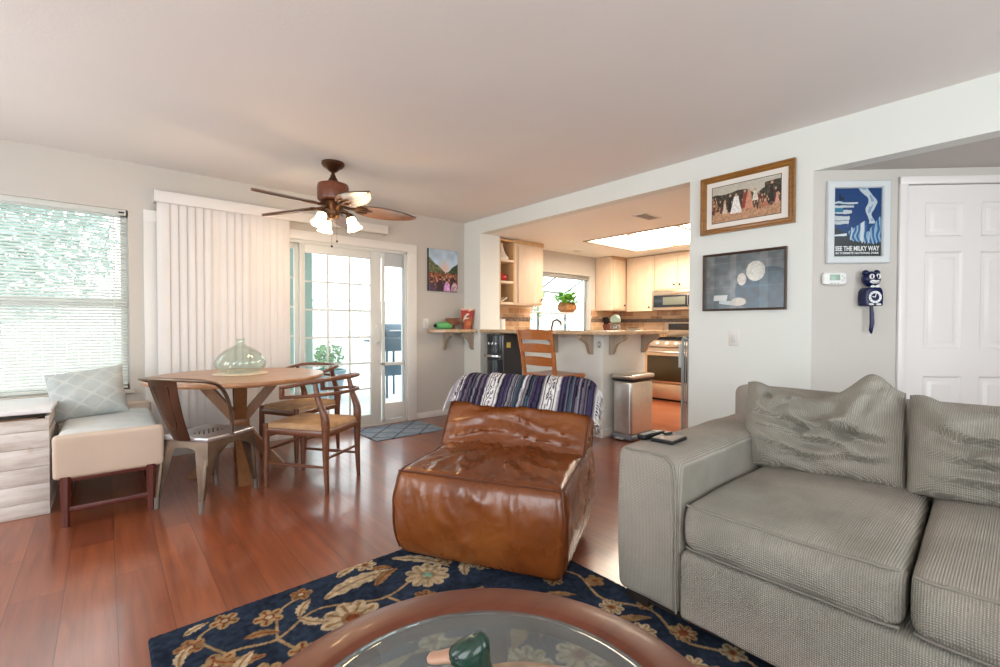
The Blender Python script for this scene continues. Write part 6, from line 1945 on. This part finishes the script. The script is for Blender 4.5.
def tealpic(u, v):
    n = vnoise(u*1.4, v, 12, 1)[:, None]; n2 = vnoise(u*1.4, v, 40, 2)[:, None]
    c = np.array([92, 99, 101.])*(.8+.35*n)+np.array([0, 0, 0.])
    c = c*(1-.25*(v[:, None] < .3))+np.array([40, 70, 84.])*.25*(v[:, None] < .3)
    # still life: pale round loaf shape, draped dark blue cloth, open book and dish
    k = ((u-.83)/.33)**2+((v-.26)/.46)**2 < 1; c[k] = (np.array([18, 48, 64.])*(.7+.7*n))[k]
    k = ((u-.60)/.20)**2+((v-.30)/.30)**2 < 1; c[k] = (np.array([14, 52, 72.])*(.65+.7*n))[k]
    k = ((u-.66)/.115)**2+((v-.66)/.175)**2 < 1; c[k] = (np.array([208, 206, 196.])*(.86+.2*n2))[k]
    k = ((u-.49)/.055)**2+((v-.53)/.11)**2 < 1; c[k] = (np.array([206, 196, 186.])*(.86+.2*n2))[k]
    k = (np.abs(u-.21-.1*(v-.17)) < .09) & (np.abs(v-.21) < .05); c[k] = (198, 200, 196)
    k = (np.abs(u-.30) < .10) & (np.abs(v-.12-.2*(u-.3)*-1) < .035); c[k] = (176, 186, 188)
    k = ((u-.45)/.095)**2+((v-.13)/.075)**2 < 1; c[k] = (196, 186, 172)
    for x_, w_ in ((.08, .05), (.38, .04), (.76, .05)):
        kk = np.abs(u-x_) < w_; c[kk] = c[kk]*.72+np.array([150, 145, 140.])*.28
    for z_ in (.40, .62, .84): kk = np.abs(v-z_) < .006; c[kk] = c[kk]*.8+np.array([150, 160, 165.])*.2
    return c
painted('print', (XR-.0085, 1.640, 1.247), (0, -.548, 0), (0, 0, .408), 170, 130, tealpic, attrmat('print_under_glass', .16, spec=.5), p2)

# ---- poster on the diagonal wall
def D(d_, z, out=0.0): return DM @ Vector((d_, -out, z))
ps = thing('framed_poster', 'white framed blue night sky poster reading SEE THE MILKY WAY', 'poster', D(.272, 1.53))
PX0, PX1, PZ0, PZ1 = .080, .466, 1.531, 2.064
mb = MB()
rings = []
for ins, d_ in ((0, 0), (0, .022), (.006, .026), (.040, .024), (.046, .016), (.046, .004)):
    rings.append([mb.bm.verts.new(D(xx, zz, d_)) for xx, zz in ((PX0+ins, PZ0+ins), (PX1-ins, PZ0+ins), (PX1-ins, PZ1-ins), (PX0+ins, PZ1-ins))])
for a, b in zip(rings, rings[1:]):
    for k in range(4): mb.bm.faces.new((a[k], a[(k+1) % 4], b[(k+1) % 4], b[k]))
obj('frame', mb, simple('white_frame', (.60, .64, .655), .4), ps, angle=25)
def night(u, v):
    n = vnoise(u, v*1.4, 7, 1); n2 = vnoise(u, v*1.4, 20, 2)
    c = np.zeros((len(u), 3)); c[:] = (6, 56, 108)
    k = (np.abs(vnoise(u, v*1.4, 90, 6)) > .985); c[k] = (190, 210, 230)
    # pale band of stars falling from the upper right
    cx_ = .66+.22*np.sin((1-v)*4.2)*.6+.05*np.sin(v*17); w_ = .05+.05*vnoise(u*0, v, 9, 3)
    k = (np.abs(u-cx_) < w_*(.6+.9*n)) & (v > .48); c[k] = (176, 190, 198)
    k = (np.abs(u-cx_-.01) < w_*.4) & (v > .52) & (n2 > .55); c[k] = (120, 150, 176)
    # layered pale ledges on the left
    for z_, l_, h_ in ((.79, .54, .014), (.735, .45, .018), (.66, .42, .022), (.57, .36, .035), (.50, .34, .026)):
        k = (u < l_-.5*np.abs(v-z_)-.04*n2) & (np.abs(v-z_-.03*(n-.5)) < h_) & (u > .02); c[k] = (180, 192, 196)
    k = (u < .2) & (np.abs(v-.685) < .03); c[k] = (24, 110, 140)
    k = (np.abs(u-.16) < .05) & (np.abs(v-.88) < .05) & (n2 > .35); c[k] = (14, 28, 52)
    # cliffs and falls
    cl = .36+.16*np.clip((u-.3)/.35, 0, 1)*(u < .7)+.22*np.clip((u-.72)/.25, 0, 1)*(u >= .7)
    st = np.sin(u*75+6*n)
    k = (v < cl) & (u > .32); c[k] = np.where((st[k] > .15)[:, None], np.array([128, 164, 188.]), np.array([30, 84, 138.]))
    k = (v < cl-.0) & (np.abs(u-.60-.05*(v-.3)) < .035); c[k] = (188, 200, 206)
    k = (u < .34) & (v < .44-.35*u); c[k] = (34, 46, 54)
    k = (np.abs(u-.33-.06*np.sin((v-.2)*9)) < .014) & (v < .43) & (v > .16); c[k] = (176, 192, 198)
    k = (np.abs(u-.74-.10*(v-.2)) < .014) & (v < .36) & (v > .16); c[k] = (170, 188, 196)
    tr = .20+.06*np.abs(np.sin(u*52))*(vnoise(u, v*0, 22, 4))+.03*np.sin(u*6)
    k = v < tr; c[k] = (30, 38, 40)
    k = (v > .30) & (v < .345) & (u < .28) & (np.abs(v-.30-.08*u) < .018); c[k] = (196, 214, 222)
    return c
painted('print', D(.127, 1.578, .005), D(.420, 1.578, .005)-D(.127, 1.578, .005), (0, 0, .440), 150, 210, night, attrmat('poster_print', .3), ps)
F2 = DM @ Matrix.Rotation(R(90), 4, 'X')       # text plane facing the room
wt = simple('poster_white_ink', (.72, .76, .76), .5)
def dtext(name, s, size, d_, z, w_, mat, parent, out, bold=0):
    return text(name, s, size, mat, Matrix.Translation(D(d_, z, out)) @ (DM.to_3x3().to_4x4() @ Matrix.Rotation(R(90), 4, 'X')), parent, .0004, w_, bold)
dtext('lettering', 'SEE THE MILKY WAY', .042, .2735, 1.627, .272, wt, ps, .0065, .0011)
dtext('lettering', 'IN YOSEMITE NATIONAL PARK', .018, .2735, 1.598, .268, wt, ps, .0065, .0004)

# ---- thermostat
th = thing('thermostat', 'white wall thermostat with a small green display', 'thermostat', D(.135, 1.386))
mb = MB(); mb.rcube((.150, .028, .088), .014, 10, lambda p: Vector((p.x*(1-.04*(p.z/.044)**2*0), p.y, p.z*(1-.12*abs(p.x/.075)**3))))
bmesh.ops.transform(mb.bm, matrix=DM @ Matrix.Translation((.130, -.014, 1.432)), verts=mb.bm.verts)
obj('housing', mb, simple('thermostat_white', (.76, .77, .75), .35), th)
obj('display', MB().bx(.093, .157, -.0300, -.0275, 1.420, 1.458, .0008, M=DM), simple('lcd_green', (.30, .44, .35), .25), th)
mb = MB()
for d_ in (.105, .125, .145): mb.bx(d_-.006, d_+.006, -.0297, -.0275, 1.399, 1.404, .0005, M=DM)
for d_, z in ((.172, 1.447), (.183, 1.434), (.172, 1.421)): mb.bx(d_-.004, d_+.004, -.0297, -.0275, z-.003, z+.003, .0005, M=DM)
obj('buttons', mb, simple('thermostat_grey', (.30, .32, .34), .5), th)

# ---- cat shaped wall clock
ck = thing('cat_clock', 'navy blue cat shaped wall clock with round white dial and tail', 'clock', D(.33, 1.08))
navy = simple('navy_plastic', (.004, .009, .060), .25, spec=.35)
cdx = .338
mb = MB()
poly = [(-.053, 0), (.053, 0), (.056, .05), (.052, .095), (.040, .118), (-.040, .118), (-.052, .095), (-.056, .05)]
mb.prism(poly, .075, Matrix.Identity(4))
es = [e for e in mb.bm.edges]
bmesh.ops.bevel(mb.bm, geom=es, offset=.008, segments=3, profile=.5, affect='EDGES')
bmesh.ops.transform(mb.bm, matrix=DM @ Matrix.Translation((cdx, 0, 1.252)) @ Matrix.Rotation(R(90), 4, 'X'), verts=mb.bm.verts)
obj('body', mb, navy, ck)
mb = MB(); mb.ell((0, 0, 0), (.053, .042, .050), 28, 20); bmesh.ops.translate(mb.bm, vec=Vector((0, -.042, 0)), verts=mb.bm.verts)
for s in (-1, 1): mb.ell((.034*s, -.040, .040), (.018, .020, .020), 14, 10)
bmesh.ops.transform(mb.bm, matrix=DM @ Matrix.Translation((cdx, 0, 1.425)), verts=mb.bm.verts)
hd = obj('head', mb, navy, ck, angle=80)
whm = simple('clock_white', (.78, .80, .82), .4)
for s in (-1, 1):
    mb = MB(); mb.ell((0, 0, 0), (.016, .008, .018), 16, 12); bmesh.ops.transform(mb.bm, matrix=DM @ Matrix.Translation((cdx+.019*s, -.077, 1.438)), verts=mb.bm.verts)
    ey = obj('eye', mb, whm, hd)
    mb = MB(); mb.ell((0, 0, 0), (.005, .004, .012), 10, 8); bmesh.ops.transform(mb.bm, matrix=DM @ Matrix.Translation((cdx+.019*s-.004, -.084, 1.438)), verts=mb.bm.verts)
    obj('pupil', mb, M['black'], ey)
mb = MB(); mb.ell((0, 0, 0), (.030, .014, .015), 18, 12); bmesh.ops.transform(mb.bm, matrix=DM @ Matrix.Translation((cdx, -.072, 1.408)), verts=mb.bm.verts)
mz = obj('muzzle', mb, whm, hd)
obj('mouth', MB().tube([D(cdx+x_, 1.408+.9*abs(x_)*abs(x_)*40*.25-.006, .0875-.3*abs(x_)) for x_ in (-.022, -.014, -.007, 0, .007, .014, .022)], .0014, 6), M['black'], mz)
mb = MB(); mb.ell((0, 0, 0), (.006, .005, .0045), 10, 8); bmesh.ops.transform(mb.bm, matrix=DM @ Matrix.Translation((cdx, -.086, 1.418)), verts=mb.bm.verts); obj('nose', mb, M['black'], mz)
mb = MB()
for s in (-1, 1): mb.ell((.014*s, 0, 0), (.014, .006, .008), 12, 8)
bmesh.ops.transform(mb.bm, matrix=DM @ Matrix.Translation((cdx, -.078, 1.376)), verts=mb.bm.verts)
obj('bow_tie', mb, whm, ck)
DR = Matrix.Rotation(R(90), 4, 'X')
dl = obj('dial', MB().lathe([(0, 0), (.041, 0), (.043, .003), (.041, .005), (.039, .004), (0, .004)], (0, 0, 0), 36, M=DM @ Matrix.Translation((cdx, -.075, 1.308)) @ DR), navy, ck)
obj('dial_face', MB().lathe([(0, .0042), (.0385, .0042), (.0385, .0050), (0, .0050)], (0, 0, 0), 36, M=DM @ Matrix.Translation((cdx, -.075, 1.308)) @ DR), whm, dl)
obj('dial_centre', MB().lathe([(0, .0050), (.0245, .0050), (.0245, .0056), (0, .0056)], (0, 0, 0), 32, M=DM @ Matrix.Translation((cdx, -.075, 1.308)) @ DR), navy, dl)
for h_ in range(12):
    a = R(90-30*(h_+1))
    dtext('numeral', str(h_+1), .011, cdx+.0315*math.cos(a), 1.308+.0315*math.sin(a), None, M['black'], dl, .0803)
mb = MB()
for ang, l_, w_ in ((R(90-30*9.3), .018, .0022), (R(90-30*12.4), .023, .0017)):
    mb.box((l_/2, 0, .0062), (l_, w_*2, .0012), M=DM @ Matrix.Translation((cdx, -.075, 1.308)) @ DR @ Matrix.Rotation(ang, 4, 'Z'))
obj('hands', mb, whm, dl)
obj('tail', MB().tube([D(cdx, 1.256, .045), D(cdx+.004, 1.20, .047), D(cdx+.006, 1.14, .047), D(cdx-.001, 1.095, .047), D(cdx+.003, 1.075, .047)], [.009, .0125, .013, .011, .004], 12, flat=(1, .5)), navy, ck)
mb = MB()
for s in (-1, 1): mb.ell((.022*s, 0, 0), (.016, .010, .007), 12, 8)
bmesh.ops.transform(mb.bm, matrix=DM @ Matrix.Translation((cdx, -.078, 1.262)), verts=mb.bm.verts)
obj('paw', mb, whm, ck)
